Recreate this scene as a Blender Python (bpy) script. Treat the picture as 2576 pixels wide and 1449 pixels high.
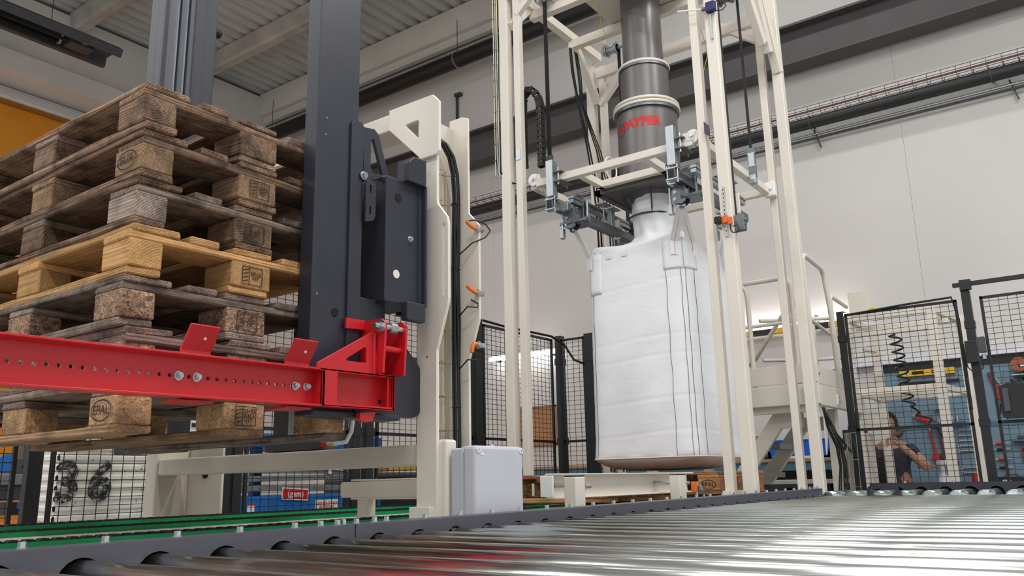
import bpy, bmesh, math, random
from mathutils import Vector, Matrix
from mathutils.geometry import tessellate_polygon
random.seed(11)
SC = bpy.context.scene
COL = SC.collection
for _o in list(bpy.data.objects):
    bpy.data.objects.remove(_o)

# ------------------------------------------------------------------ camera
cam_d = bpy.data.cameras.new('camera')
cam = bpy.data.objects.new('camera', cam_d)
COL.objects.link(cam)
yaw, pitch, roll = 0.627836, 0.2300727, -0.02166314
fw = Vector((math.cos(yaw), math.sin(yaw), 0)); rt = Vector((math.sin(yaw), -math.cos(yaw), 0)); up = Vector((0, 0, 1))
F = math.cos(pitch)*fw + math.sin(pitch)*up
U = -math.sin(pitch)*fw + math.cos(pitch)*up
r2 = math.cos(roll)*rt + math.sin(roll)*U
u2 = -math.sin(roll)*rt + math.cos(roll)*U
cam.matrix_world = Matrix(((r2.x, u2.x, -F.x, 0), (r2.y, u2.y, -F.y, 0), (r2.z, u2.z, -F.z, 0.74), (0, 0, 0, 1)))
cam_d.sensor_width = 36
cam_d.lens = 36*2082.745/2576
cam_d.clip_start = 0.02
SC.camera = cam

# ------------------------------------------------------------------ light
W = bpy.data.worlds.new('hall_ambient'); SC.world = W; W.use_nodes = True
W.node_tree.nodes['Background'].inputs[0].default_value = (0.93, 0.96, 1.0, 1)
W.node_tree.nodes['Background'].inputs[1].default_value = 0.64
def area(name, loc, sx, sy, power, rot=(0, 0, 0), col=(1, .995, .985)):
    d = bpy.data.lights.new(name, 'AREA'); d.shape = 'RECTANGLE'; d.size = sx; d.size_y = sy; d.energy = power; d.color = col
    o = bpy.data.objects.new(name, d); COL.objects.link(o); o.location = loc; o.rotation_euler = rot
    return o
# rows of suspended LED battens of the hall (above and behind the frame)
for i, (lx, ly) in enumerate([(-2.6, -1.5), (1.2, -1.8), (5.0, -1.8), (-3.0, 3.6)]):
    area('hall_lamp', (lx, ly, 7.0), 0.5, 2.6, 170)
for ly, pw in ((-2.2, 28), (2.4, 55), (5.4, 24)):
    area('hall_lamp', (7.5, ly, 8.1), 0.3, 2.2, pw)
for lx, ly, pw in ((1.2, 10.8, 60), (-1.4, 11.8, 130), (-.4, 7.4, 130)):
    area('hall_lamp', (lx, ly, 7.4), 0.5, 2.4, pw)
area('hall_lamp', (3.2, 1.0, 7.0), 0.5, 2.6, 90)
SC.view_settings.view_transform = 'Standard'
SC.view_settings.look = 'None'
SC.view_settings.exposure = 0.16
SC.view_settings.gamma = 1.0
SC.view_settings.use_curve_mapping = False

# ------------------------------------------------------------------ materials
def srgb(r, g, b):
    f = lambda c: (c/255/12.92) if c/255 <= .04045 else ((c/255+.055)/1.055)**2.4
    return (f(r), f(g), f(b), 1)
class NT:
    def __init__(s, name):
        s.m = bpy.data.materials.new(name); s.m.use_nodes = True; s.t = s.m.node_tree
        s.b = s.t.nodes['Principled BSDF']
    def n(s, typ, **k):
        o = s.t.nodes.new(typ)
        for a, v in k.items():
            if a.startswith('i_'):
                key = a[2:]; key = int(key) if key.isdigit() else key.replace('_', ' ')
                o.inputs[key].default_value = v
            else: setattr(o, a, v)
        return o
    def l(s, a, ao, b, bi):
        s.t.links.new(a.outputs[ao], b.inputs[bi])
    def ramp(s, stops):
        r = s.t.nodes.new('ShaderNodeValToRGB'); e = r.color_ramp.elements
        while len(e) < len(stops): e.new(.5)
        for q, (p, c) in zip(e, stops): q.position = p; q.color = c
        return r
def paint(name, rgb, rough=.45, metal=0., var=.08, scale=3., bump=.0, bscale=200., spec=.5, coords='Object', stretch=(1, 1, 1), coat=0.):
    N = NT(name)
    tc = N.n('ShaderNodeTexCoord'); mp = N.n('ShaderNodeMapping'); mp.inputs['Scale'].default_value = stretch
    N.l(tc, coords, mp, 'Vector')
    no = N.n('ShaderNodeTexNoise', i_Scale=scale, i_Detail=5.); N.l(mp, 0, no, 'Vector')
    c = srgb(*rgb)
    lo = tuple(max(0, x*(1-var)) for x in c[:3])+(1,); hi = tuple(min(1, x*(1+var)) for x in c[:3])+(1,)
    r = N.ramp([(.3, lo), (.7, hi)]); N.l(no, 'Fac', r, 'Fac'); N.l(r, 'Color', N.b, 'Base Color')
    N.b.inputs['Roughness'].default_value = rough; N.b.inputs['Metallic'].default_value = metal
    N.b.inputs['Specular IOR Level'].default_value = spec
    if coat: N.b.inputs['Coat Weight'].default_value = coat; N.b.inputs['Coat Roughness'].default_value = .15
    if bump:
        n2 = N.n('ShaderNodeTexNoise', i_Scale=bscale, i_Detail=3.); N.l(tc, coords, n2, 'Vector')
        bp = N.n('ShaderNodeBump', i_Strength=bump, i_Distance=.002); N.l(n2, 'Fac', bp, 'Height'); N.l(bp, 'Normal', N.b, 'Normal')
    return N.m
def wood(name, dark, light, rings=55., grime=.5):
    N = NT(name)
    tc = N.n('ShaderNodeTexCoord'); oi = N.n('ShaderNodeObjectInfo')
    ad = N.n('ShaderNodeVectorMath', operation='ADD'); N.l(tc, 'Object', ad, 0)
    ml = N.n('ShaderNodeVectorMath', operation='MULTIPLY'); ml.inputs[1].default_value = (.0, .11, .13)
    N.l(oi, 'Random', ml, 0); N.l(ml, 0, ad, 1)
    mp = N.n('ShaderNodeMapping'); mp.inputs['Scale'].default_value = (.06, 1, 1); N.l(ad, 0, mp, 'Vector')
    w = N.n('ShaderNodeTexWave', wave_type='RINGS', rings_direction='X', i_Scale=rings*.85, i_Distortion=1.6, i_Detail=2., i_Detail_Scale=3.)
    N.l(mp, 0, w, 'Vector')
    m2 = N.n('ShaderNodeMapping'); m2.inputs['Scale'].default_value = (3, 60, 60); N.l(ad, 0, m2, 'Vector')
    gr = N.n('ShaderNodeTexNoise', i_Scale=1.6, i_Detail=6., i_Roughness=.65); N.l(m2, 0, gr, 'Vector')
    big = N.n('ShaderNodeTexNoise', i_Scale=9., i_Detail=8., i_Roughness=.68); N.l(ad, 0, big, 'Vector')
    r1 = N.ramp([(.2, srgb(*dark)), (.85, srgb(*light))])
    mx = N.n('ShaderNodeMath', operation='MULTIPLY_ADD', i_1=.22); N.l(w, 'Fac', mx, 0); N.l(gr, 'Fac', mx, 2)
    ma = N.n('ShaderNodeMath', operation='MULTIPLY', i_1=.85); N.l(mx, 0, ma, 0); N.l(ma, 0, r1, 'Fac')
    gm = N.ramp([(.38, (1-grime*.9,)*3+(1,)), (.56, (1, 1, 1, 1))]); N.l(big, 'Fac', gm, 'Fac')
    mu = N.n('ShaderNodeMix', data_type='RGBA', blend_type='MULTIPLY', i_0=1.); N.l(r1, 'Color', mu, 6); N.l(gm, 'Color', mu, 7)
    hs = N.n('ShaderNodeHueSaturation'); N.l(mu, 2, hs, 'Color')
    mr = N.n('ShaderNodeMapRange', i_3=.72, i_4=1.22); N.l(oi, 'Random', mr, 0); N.l(mr, 0, hs, 'Value')
    N.l(hs, 0, N.b, 'Base Color')
    N.b.inputs['Roughness'].default_value = .85; N.b.inputs['Specular IOR Level'].default_value = .25
    bp = N.n('ShaderNodeBump', i_Strength=.8, i_Distance=.005); N.l(mx, 0, bp, 'Height'); N.l(bp, 'Normal', N.b, 'Normal')
    return N.m
def chip(name, dark, light):
    N = NT(name); tc = N.n('ShaderNodeTexCoord'); oi = N.n('ShaderNodeObjectInfo')
    no = N.n('ShaderNodeTexNoise', i_Scale=40., i_Detail=2.); N.l(tc, 'Object', no, 'Vector')
    mixv = N.n('ShaderNodeVectorMath', operation='ADD'); sc = N.n('ShaderNodeVectorMath', operation='SCALE', i_Scale=.03)
    N.l(no, 'Color', sc, 0); N.l(tc, 'Object', mixv, 0); N.l(sc, 0, mixv, 1)
    v = N.n('ShaderNodeTexVoronoi', i_Scale=150.); N.l(mixv, 0, v, 'Vector')
    r = N.ramp([(0., srgb(*dark)), (1., srgb(*light))]); N.l(v, 'Color', r, 'Fac')
    big = N.n('ShaderNodeTexNoise', i_Scale=9., i_Detail=5.); N.l(tc, 'Object', big, 'Vector')
    gm = N.ramp([(.35, (.45, .42, .4, 1)), (.6, (1, 1, 1, 1))]); N.l(big, 'Fac', gm, 'Fac')
    mu = N.n('ShaderNodeMix', data_type='RGBA', blend_type='MULTIPLY', i_0=1.); N.l(r, 'Color', mu, 6); N.l(gm, 'Color', mu, 7)
    N.l(mu, 2, N.b, 'Base Color'); N.b.inputs['Roughness'].default_value = .9
    bp = N.n('ShaderNodeBump', i_Strength=.7, i_Distance=.004); N.l(v, 'Distance', bp, 'Height'); N.l(bp, 'Normal', N.b, 'Normal')
    return N.m
def steel(name, rgb, rough=.25, dirt=None, stretch=(3, 1.2, 3), dirt_lo=.52, dirt_hi=.66, rv=.22):
    N = NT(name); tc = N.n('ShaderNodeTexCoord'); oi = N.n('ShaderNodeObjectInfo')
    ad = N.n('ShaderNodeVectorMath', operation='ADD'); N.l(tc, 'Object', ad, 0)
    ml = N.n('ShaderNodeVectorMath', operation='MULTIPLY'); ml.inputs[1].default_value = (3, 9, 5); N.l(oi, 'Random', ml, 0); N.l(ml, 0, ad, 1)
    mp = N.n('ShaderNodeMapping'); mp.inputs['Scale'].default_value = stretch; N.l(ad, 0, mp, 'Vector')
    no = N.n('ShaderNodeTexNoise', i_Scale=6., i_Detail=7., i_Roughness=.62); N.l(mp, 0, no, 'Vector')
    N.b.inputs['Metallic'].default_value = 1.
    c = srgb(*rgb)
    if dirt:
        r = N.ramp([(dirt_lo, c), (dirt_hi, srgb(*dirt))]); N.l(no, 'Fac', r, 'Fac'); N.l(r, 'Color', N.b, 'Base Color')
        mm = N.ramp([(dirt_lo, (1, 1, 1, 1)), (dirt_hi, (.7, .7, .7, 1))]); N.l(no, 'Fac', mm, 'Fac'); N.l(mm, 'Color', N.b, 'Metallic')
    else:
        lo = tuple(x*.8 for x in c[:3])+(1,)
        r = N.ramp([(.35, lo), (.65, c)]); N.l(no, 'Fac', r, 'Fac'); N.l(r, 'Color', N.b, 'Base Color')
    rr = N.n('ShaderNodeMapRange', i_1=.3, i_2=.75, i_3=rough, i_4=min(1, rough+rv)); N.l(no, 'Fac', rr, 0); N.l(rr, 0, N.b, 'Roughness')
    return N.m
def emit(name, rgb, s):
    N = NT(name); N.b.inputs['Base Color'].default_value = srgb(*rgb); N.b.inputs['Emission Color'].default_value = srgb(*rgb); N.b.inputs['Emission Strength'].default_value = s
    return N.m
M = dict(
 cream=paint('cream_paint', (226, 218, 205), .42, var=.04, scale=2.),
 creamd=paint('beige_paint', (208, 199, 185), .45, var=.05, scale=2.),
 anthra=paint('anthracite_paint', (43, 45, 55), .42, var=.12, scale=6., bump=.06, bscale=700.),
 anthra2=paint('blue_grey_paint', (58, 63, 82), .35, var=.15, scale=4., stretch=(14, 14, .5)),
 slate=paint('slate_paint', (74, 72, 82), .38, var=.1, scale=5., bump=.05, bscale=700.),
 black=paint('black_paint', (26, 26, 29), .45, var=.15, scale=8.),
 rubber=paint('black_rubber', (20, 20, 21), .6, var=.2, scale=20.),
 mattblack=paint('matt_black', (10, 10, 10), .9, var=.1),
 red=paint('red_paint', (194, 24, 32), .36, var=.07, scale=3., bump=.05, bscale=500., coat=.15),
 redtool=paint('tool_red', (190, 40, 36), .4, var=.12, scale=9.),
 yellow=paint('yellow_plastic', (226, 176, 30), .4, var=.06),
 orange=paint('orange_plastic', (232, 110, 24), .4, var=.06),
 blue=paint('blue_paint', (22, 105, 178), .4, var=.06),
 binblue=paint('bin_blue', (14, 92, 196), .38, var=.05),
 navy=paint('sensor_blue', (30, 38, 92), .45, var=.08),
 benchblue=paint('bench_blue', (70, 112, 134), .5, var=.08),
 green=paint('green_guide', (0, 140, 80), .42, var=.2, scale=7., stretch=(1, 3, 3)),
 white=paint('white_plastic', (236, 236, 232), .45, var=.02),
 grey=paint('grey_plastic', (196, 197, 204), .5, var=.03, scale=8., bump=.05, bscale=900.),
 lightgrey=paint('light_grey_trim', (222, 224, 230), .45, var=.02),
 midgrey=paint('mid_grey', (120, 121, 124), .5, var=.1, scale=8.),
 darkgrey=paint('dark_grey', (70, 70, 73), .55, var=.12, scale=8.),
 pipe=paint('pipe_grey', (112, 108, 107), .36, metal=.25, var=.06, scale=3., bump=.04, bscale=900.),
 hood=paint('hood_grey', (88, 85, 84), .4, metal=.25, var=.06, scale=3.),
 galv=steel('galvanised', (196, 203, 206), .34, stretch=(6, 6, 2)),
 galvd=steel('galvanised_dark', (128, 133, 136), .38, stretch=(6, 6, 6)),
 zinc=steel('zinc_bolt', (206, 212, 216), .22),
 brass=steel('brass_wire', (196, 184, 148), .35),
 chrome=steel('roller_steel', (230, 235, 234), .15, dirt=(184, 160, 154), stretch=(1.2, .35, 1.2), dirt_lo=.6, dirt_hi=.72, rv=.12),
 chromeo=steel('roller_steel_dusty', (218, 228, 226), .2, dirt=(188, 194, 188), stretch=(1.2, .4, 1.2), dirt_lo=.55, dirt_hi=.8, rv=.06),
 cork=paint('cork', (178, 128, 86), .85, var=.12, scale=60.),
 skin=paint('skin', (178, 134, 112), .55, var=.06, scale=12.),
 hair=paint('hair', (44, 36, 33), .75, var=.35, scale=60.),
 shirt=paint('shirt', (56, 58, 70), .85, var=.1, scale=20.),
 jeans=paint('trousers', (48, 52, 66), .85, var=.12, scale=20.),
 ink=paint('stamp_ink', (46, 36, 32), .9, var=.2, scale=60.),
 printred=paint('print_red', (200, 26, 34), .45, var=.05),
 printblack=paint('print_black', (28, 26, 26), .6, var=.2, scale=40.),
 label=paint('label_white', (232, 230, 226), .5, var=.02),
 bench=paint('bench_wood', (164, 122, 86), .6, var=.12, scale=12.),
 lamp=emit('lamp_tube', (255, 255, 255), 10.),
 spring=paint('coil_hose', (16, 16, 18), .35, var=.1),
)
W_OLD = [wood('wood_old_brown', (66, 48, 38), (192, 156, 128), 50, .75), wood('wood_old_grey', (64, 52, 46), (172, 150, 132), 60, .7),
         wood('wood_dark', (56, 42, 34), (160, 126, 102), 45, .75), wood('wood_yellow', (164, 116, 68), (222, 178, 122), 50, .3),
         wood('wood_grey', (76, 64, 58), (186, 166, 150), 55, .65), wood('wood_pinkish', (80, 60, 55), (186, 154, 142), 55, .65),
         wood('wood_tan', (104, 78, 58), (196, 160, 124), 55, .5), wood('wood_orange', (124, 80, 50), (204, 150, 106), 55, .4)]
CHIP = chip('chip_block', (78, 54, 36), (226, 186, 134)); CHIPD = chip('chip_block_dark', (70, 52, 42), (196, 158, 128)); CHIPL = chip('chip_block_fine', (158, 118, 82), (214, 174, 130))

# ------------------------------------------------------------------ mesh helper
class MB:
    def __init__(s): s.v = []; s.f = []
    def quad(s, pts):
        b = len(s.v); s.v += [tuple(p) for p in pts]; s.f.append(tuple(range(b, b+len(pts)))); return s
    def box(s, x0, x1, y0, y1, z0, z1):
        if x0 > x1: x0, x1 = x1, x0
        if y0 > y1: y0, y1 = y1, y0
        if z0 > z1: z0, z1 = z1, z0
        b = len(s.v)
        s.v += [(x0, y0, z0), (x1, y0, z0), (x1, y1, z0), (x0, y1, z0), (x0, y0, z1), (x1, y0, z1), (x1, y1, z1), (x0, y1, z1)]
        for q in ((3, 2, 1, 0), (4, 5, 6, 7), (0, 1, 5, 4), (1, 2, 6, 5), (2, 3, 7, 6), (3, 0, 4, 7)): s.f.append(tuple(b+i for i in q))
        return s
    def bar(s, p0, p1, w, h, upv=(0, 0, 1)):
        p0 = Vector(p0); p1 = Vector(p1); d = (p1-p0).normalized(); u = Vector(upv)
        sd = d.cross(u)
        if sd.length < 1e-4: sd = d.cross(Vector((1, 0, 0)))
        sd.normalize(); u = sd.cross(d).normalized()
        b = len(s.v)
        for p in (p0, p1):
            for a, c in ((-1, -1), (1, -1), (1, 1), (-1, 1)): s.v.append(tuple(p+sd*(a*w/2)+u*(c*h/2)))
        for q in ((0, 1, 2, 3), (7, 6, 5, 4), (1, 0, 4, 5), (2, 1, 5, 6), (3, 2, 6, 7), (0, 3, 7, 4)): s.f.append(tuple(b+i for i in q))
        return s
    def cyl(s, p0, p1, r, n=16, r2=None, caps=True):
        p0 = Vector(p0); p1 = Vector(p1); d = (p1-p0).normalized(); r2 = r if r2 is None else r2
        a = d.orthogonal().normalized(); c = d.cross(a); b = len(s.v)
        for p, rr in ((p0, r), (p1, r2)):
            for i in range(n):
                t = 2*math.pi*i/n; s.v.append(tuple(p+a*(rr*math.cos(t))+c*(rr*math.sin(t))))
        for i in range(n):
            j = (i+1) % n; s.f.append((b+i, b+j, b+n+j, b+n+i))
        if caps: s.f.append(tuple(b+i for i in reversed(range(n)))); s.f.append(tuple(b+n+i for i in range(n)))
        return s
    def tube(s, pts, r, n=8, closed=False):
        pts = [Vector(p) for p in pts]; k = len(pts); b = len(s.v); prev = None
        for i, p in enumerate(pts):
            if closed: d = pts[(i+1) % k]-pts[i-1]
            else: d = pts[min(i+1, k-1)]-pts[max(i-1, 0)]
            d.normalize()
            a = d.orthogonal().normalized() if prev is None else (prev-d*prev.dot(d)).normalized()
            prev = a; c = d.cross(a)
            for q in range(n):
                t = 2*math.pi*q/n; s.v.append(tuple(p+a*(r*math.cos(t))+c*(r*math.sin(t))))
        for i in range(k if closed else k-1):
            i2 = (i+1) % k
            for q in range(n):
                w = (q+1) % n; s.f.append((b+i*n+q, b+i*n+w, b+i2*n+w, b+i2*n+q))
        if not closed:
            s.f.append(tuple(b+q for q in reversed(range(n)))); s.f.append(tuple(b+(k-1)*n+q for q in range(n)))
        return s
    def ring(s, c, r, rt_, n=40, m=8, axis='z'):
        c = Vector(c); pts = []
        for i in range(n):
            t = 2*math.pi*i/n; a, b_ = r*math.cos(t), r*math.sin(t)
            pts.append(c+(Vector((a, b_, 0)) if axis == 'z' else Vector((0, a, b_)) if axis == 'x' else Vector((a, 0, b_))))
        return s.tube(pts, rt_, m, True)
    def lathe(s, prof, c, n=32):
        b = len(s.v); k = len(prof)
        for i in range(n):
            t = 2*math.pi*i/n
            for r, z in prof: s.v.append((c[0]+r*math.cos(t), c[1]+r*math.sin(t), c[2]+z))
        for i in range(n):
            j = (i+1) % n
            for q in range(k-1): s.f.append((b+i*k+q, b+j*k+q, b+j*k+q+1, b+i*k+q+1))
        return s
    def plate(s, loops, ax, a0, a1):
        """loops: outer polygon then holes, 2D; extruded along axis ax ('x','y','z') from a0 to a1"""
        mk = {'x': lambda p, a: (a, p[0], p[1]), 'y': lambda p, a: (p[0], a, p[1]), 'z': lambda p, a: (p[0], p[1], a)}[ax]
        tris = tessellate_polygon([[Vector((p[0], p[1], 0)) for p in L] for L in loops])
        flat = [p for L in loops for p in L]; n = len(flat); b = len(s.v)
        for a in (a0, a1): s.v += [mk(p, a) for p in flat]
        for t in tris: s.f.append(tuple(b+i for i in t)); s.f.append(tuple(b+n+i for i in reversed(t)))
        o = 0
        for L in loops:
            m = len(L)
            for i in range(m):
                j = (i+1) % m; s.f.append((b+o+i, b+o+j, b+n+o+j, b+n+o+i))
            o += m
        return s
    def hexnut(s, p0, p1, r): return s.cyl(p0, p1, r, 6)
    def mesh(s, name):
        me = bpy.data.meshes.new(name); me.from_pydata(s.v, [], s.f)
        bm = bmesh.new(); bm.from_mesh(me); bmesh.ops.recalc_face_normals(bm, faces=bm.faces); bm.to_mesh(me); bm.free()
        return me
    def build(s, name, mat, parent=None, bevel=0., smooth=False, loc=None):
        return mkobj(name, s.mesh(name), mat, parent, bevel, smooth, loc)
def mkobj(name, me, mat, parent=None, bevel=0., smooth=False, loc=None):
    o = bpy.data.objects.new(name, me); COL.objects.link(o)
    if isinstance(mat, str): mat = M[mat]
    if mat:
        if len(me.materials) == 0: me.materials.append(mat)
        elif me.materials[0] != mat:
            o.material_slots[0].link = 'OBJECT'; o.material_slots[0].material = mat
    if smooth:
        for p in me.polygons: p.use_smooth = True
        try: me.set_sharp_from_angle(angle=math.radians(38))
        except Exception: pass
    if bevel:
        b = o.modifiers.new('bevel', 'BEVEL'); b.width = bevel; b.segments = 2; b.limit_method = 'ANGLE'; b.angle_limit = math.radians(40); b.harden_normals = False
    if loc is not None: o.location = loc
    if parent is not None: setpar(o, parent)
    return o
def worldmat(o):
    m = o.matrix_basis.copy()
    if o.parent: m = worldmat(o.parent) @ o.matrix_parent_inverse @ m
    return m
def setpar(o, p):
    o.parent = p; o.matrix_parent_inverse = worldmat(p).inverted()
def thing(name, label, cat, loc=(0, 0, 0), group=None):
    o = bpy.data.objects.new(name, None); COL.objects.link(o); o.location = loc; o.empty_display_size = .1
    return tag(o, label, cat, group)
def tag(o, label, cat, group=None):
    o['label'] = label; o['category'] = cat
    if group: o['group'] = group
    return o
def struct(o, label=None, cat=None):
    o['kind'] = 'structure'
    if label: o['label'] = label
    if cat: o['category'] = cat
    return o
def stuff(o): o['kind'] = 'stuff'; return o
def textmesh(name, txt, size, bold=0., shear=0., sub=0, align='CENTER'):
    c = bpy.data.curves.new(name, 'FONT'); c.body = txt; c.size = size; c.offset = bold; c.shear = shear; c.align_x = align; c.align_y = 'CENTER'; c.resolution_u = 3
    c.space_line = .8; c.space_character = 1.06
    o = bpy.data.objects.new(name, c); COL.objects.link(o)
    dg = bpy.context.evaluated_depsgraph_get(); me = bpy.data.meshes.new_from_object(o.evaluated_get(dg))
    bpy.data.objects.remove(o); bpy.data.curves.remove(c)
    if sub:
        bm = bmesh.new(); bm.from_mesh(me); bmesh.ops.triangulate(bm, faces=bm.faces)
        for _ in range(sub):
            bmesh.ops.subdivide_edges(bm, edges=[e for e in bm.edges if e.calc_length() > size*.15], cuts=1); bmesh.ops.triangulate(bm, faces=bm.faces)
        bm.to_mesh(me); bm.free()
    me.materials.clear()
    return me
def place_text(name, txt, size, origin, xdir, ydir, mat, parent, bold=0., sx=1.):
    me = textmesh(name, txt, size, bold); X = Vector(xdir).normalized(); Y = Vector(ydir).normalized(); O = Vector(origin); Nn = X.cross(Y)
    for v in me.vertices: v.co = O+X*(v.co.x*sx)+Y*v.co.y+Nn*.0012
    return mkobj(name, me, mat, parent)
def arc(c, r, a0, a1, n): return [(c[0]+r*math.cos(a0+(a1-a0)*i/n), c[1]+r*math.sin(a0+(a1-a0)*i/n)) for i in range(n+1)]
def circ(c, r, n=14): return [(c[0]+r*math.cos(2*math.pi*i/n), c[1]+r*math.sin(2*math.pi*i/n)) for i in range(n)]
_bolt = {}
def bolt(parent, p, d, r=.009, h=.008, washer=True, mat='zinc', shank=0., nm='bolt'):
    p = Vector(p); d = Vector(d).normalized()
    k = (round(r, 4), round(h, 4), washer, round(shank, 4))
    if k not in _bolt:
        m = MB()
        if washer: m.cyl((0, 0, 0), (0, 0, r*.22), r*1.35, 14)
        m.hexnut((0, 0, r*.2), (0, 0, h), r)
        if shank: m.cyl((0, 0, h), (0, 0, h+shank), r*.55, 10)
        _bolt[k] = m.mesh('bolt')
    o = bpy.data.objects.new(nm, _bolt[k]); COL.objects.link(o)
    if len(_bolt[k].materials) == 0: _bolt[k].materials.append(M[mat])
    o.matrix_basis = Matrix.Translation(p) @ d.to_track_quat('Z', 'Y').to_matrix().to_4x4()
    setpar(o, parent); return o
# ================================================================== SETTING
XW = 10.0
def concrete(name, rgb, var=.05, sc=.8, rough=.8): return paint(name, rgb, rough, var=var, scale=sc, bump=.08, bscale=60., spec=.25)
mwall = concrete('wall_panel_paint', (214, 210, 206), .03, .6); mconc = concrete('concrete_beam', (214, 209, 202), .06, 1.2)
mdeck = paint('roof_deck', (186, 186, 183), .6, var=.12, scale=1.5, stretch=(1, 4, 1)); mpur = concrete('purlin_concrete', (176, 171, 164), .22, 2.5)
mfloor = paint('floor_epoxy', (190, 189, 185), .35, var=.12, scale=1.2)
struct(MB().box(-6, 12, -9, 15, -.1, 0).build('floor', mfloor), 'grey painted factory floor', 'floor')
wr = struct(MB().box(XW+.012, XW+.25, -9, 14, 0, 8.75).build('wall_right', mconc), 'tall white precast wall behind the filling tower', 'wall')
for a, b in ((-9, -4.408), (-4.405, 1.579), (1.5815, 7.6), (7.6025, 13.9)): MB().box(XW, XW+.06, a, b, 0, 8.75).build('wall_panel', mwall, wr)
struct(MB().box(-6, XW, 13.9, 14.1, 0, 8.75).build('wall_back', mwall), 'far end wall of the hall behind the pallets', 'wall')
# corrugated roof deck, ribs along X
m = MB(); y = -9.; zc = 8.62; prof = []
while y < 14: prof += [(y, zc), (y+.11, zc), (y+.14, zc+.06), (y+.22, zc+.06)]; y += .25
for (ya, za), (yb, zb) in zip(prof, prof[1:]): m.quad([(-6, ya, za), (XW+.1, ya, za), (XW+.1, yb, zb), (-6, yb, zb)])
struct(m.build('ceiling', mdeck), 'grey corrugated steel roof deck', 'ceiling')
k = 1
for x in (-.7, 1.5, 3.7, 5.95, 8.2):
    o = MB().plate([[(x-.14, 8.6), (x-.11, 8.34), (x-.07, 8.3), (x+.07, 8.3), (x+.11, 8.34), (x+.14, 8.6)]], 'y', -9, 13.35).build('trim_%d' % k, mpur); k += 1
    struct(o)
o = struct(MB().box(9.68, XW, -9, 13.5, 8.12, 8.6).build('trim_%d' % k, mconc)); k += 1
MB().box(9.78, XW, -9, 13.5, 7.98, 8.12).build('ledge', mconc, o)
g = struct(MB().box(-6, XW, 13.3, 13.85, 7.5, 8.55).build('trim_%d' % k, mconc)); k += 1
MB().box(-6, XW, 13.18, 13.86, 7.18, 7.5).build('bottom_flange', mconc, g)
d1 = struct(bpy.data.objects.new('door_1', None)); COL.objects.link(d1)
MB().box(2.5, 9.2, 13.78, 13.86, 0, 6.86).build('curtain', paint('door_orange', (214, 136, 18), .55, var=.03), d1)
MB().box(2.4, 9.3, 13.7, 13.8, 6.84, 6.9).build('bottom_bar', paint('door_edge', (150, 96, 20), .5), d1)
for i in range(4): MB().box(2.4, 9.3, 13.66+.05*i, 13.86, 6.9+i*.07, 6.95+i*.07).build('header_rib', mconc, d1)
# crane runway beam on the right wall
cr = thing('crane_beam', 'dark grey steel crane beam running along the white right wall', 'beam', (9.7, 2, 5.9))
mcr = paint('crane_beam_paint', (82, 79, 79), .6, var=.08)
MB().box(9.62, 9.92, -9, 13.3, 5.70, 5.725).build('lower_flange', mcr, cr); MB().box(9.62, 9.92, -9, 13.3, 6.2, 6.23).build('upper_flange', mcr, cr)
MB().box(9.76, 9.78, -9, 13.3, 5.725, 6.2).build('web', mcr, cr); MB().box(9.73, 9.81, -9, 13.3, 6.23, 6.28).build('crane_rail', mcr, cr)
for y in (-6, 10.5): MB().box(9.66, XW, y, y+.16, 5.58, 5.7).build('console', mcr, cr)
# black pipe with wire tray, steel conduit
pp = thing('black_pipe', 'thick black insulated pipe under the crane beam on right wall', 'pipe', (9.81, 2, 4.945))
MB().cyl((9.81, -9, 4.945), (9.81, 13.3, 4.945), .072, 16).build('insulation', paint('pipe_black', (34, 33, 34), .5, var=.25, scale=5.), pp, smooth=True)
for y in (-1, .6, 2.55, 4.5, 6.5, 8.5): MB().ring((9.81, y, 4.945), .076, .008, 16, 4, 'y').box(9.88, 10, y-.01, y+.01, 4.935, 4.955).build('pipe_clip', 'darkgrey', pp)
wt = thing('wall_wire_tray', 'wire cable tray with red cable above black wall pipe', 'cable tray', (9.85, 2, 5.15))
m = MB()
for xx, zz in ((9.72, 5.13), (9.72, 5.09), (9.72, 5.05), (9.95, 5.13), (9.95, 5.08), (9.8, 5.03), (9.88, 5.03)): m.tube([(xx, -9, zz), (xx, 13.2, zz)], .004, 4)
for i in range(150):
    y = -9+i*.148; m.tube([(9.72, y, 5.135), (9.72, y, 5.03), (9.95, y, 5.03), (9.95, y, 5.135)], .004, 4)
stuff(m.build('wire_mesh', 'darkgrey', wt))
MB().tube([(9.745, -9, 5.07), (9.745, 13.2, 5.07)], .012, 6).build('red_cable', paint('cable_red', (116, 52, 44), .5), wt, smooth=True)
co = thing('steel_conduit', 'slim steel conduit tubes below the black wall pipe', 'conduit', (9.9, 2, 4.8))
MB().cyl((9.92, -9, 4.83), (9.92, 13.2, 4.83), .016, 10).build('tube', 'galv', co, smooth=True); MB().cyl((9.92, -9, 4.78), (9.92, 13.2, 4.78), .016, 10).build('tube', 'darkgrey', co, smooth=True)
for y in (.45, 2.55, 5.): MB().bar((9.95, y, 4.9), (9.95, y-.06, 4.66), .03, .015).build('bracket', 'darkgrey', co)
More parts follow.
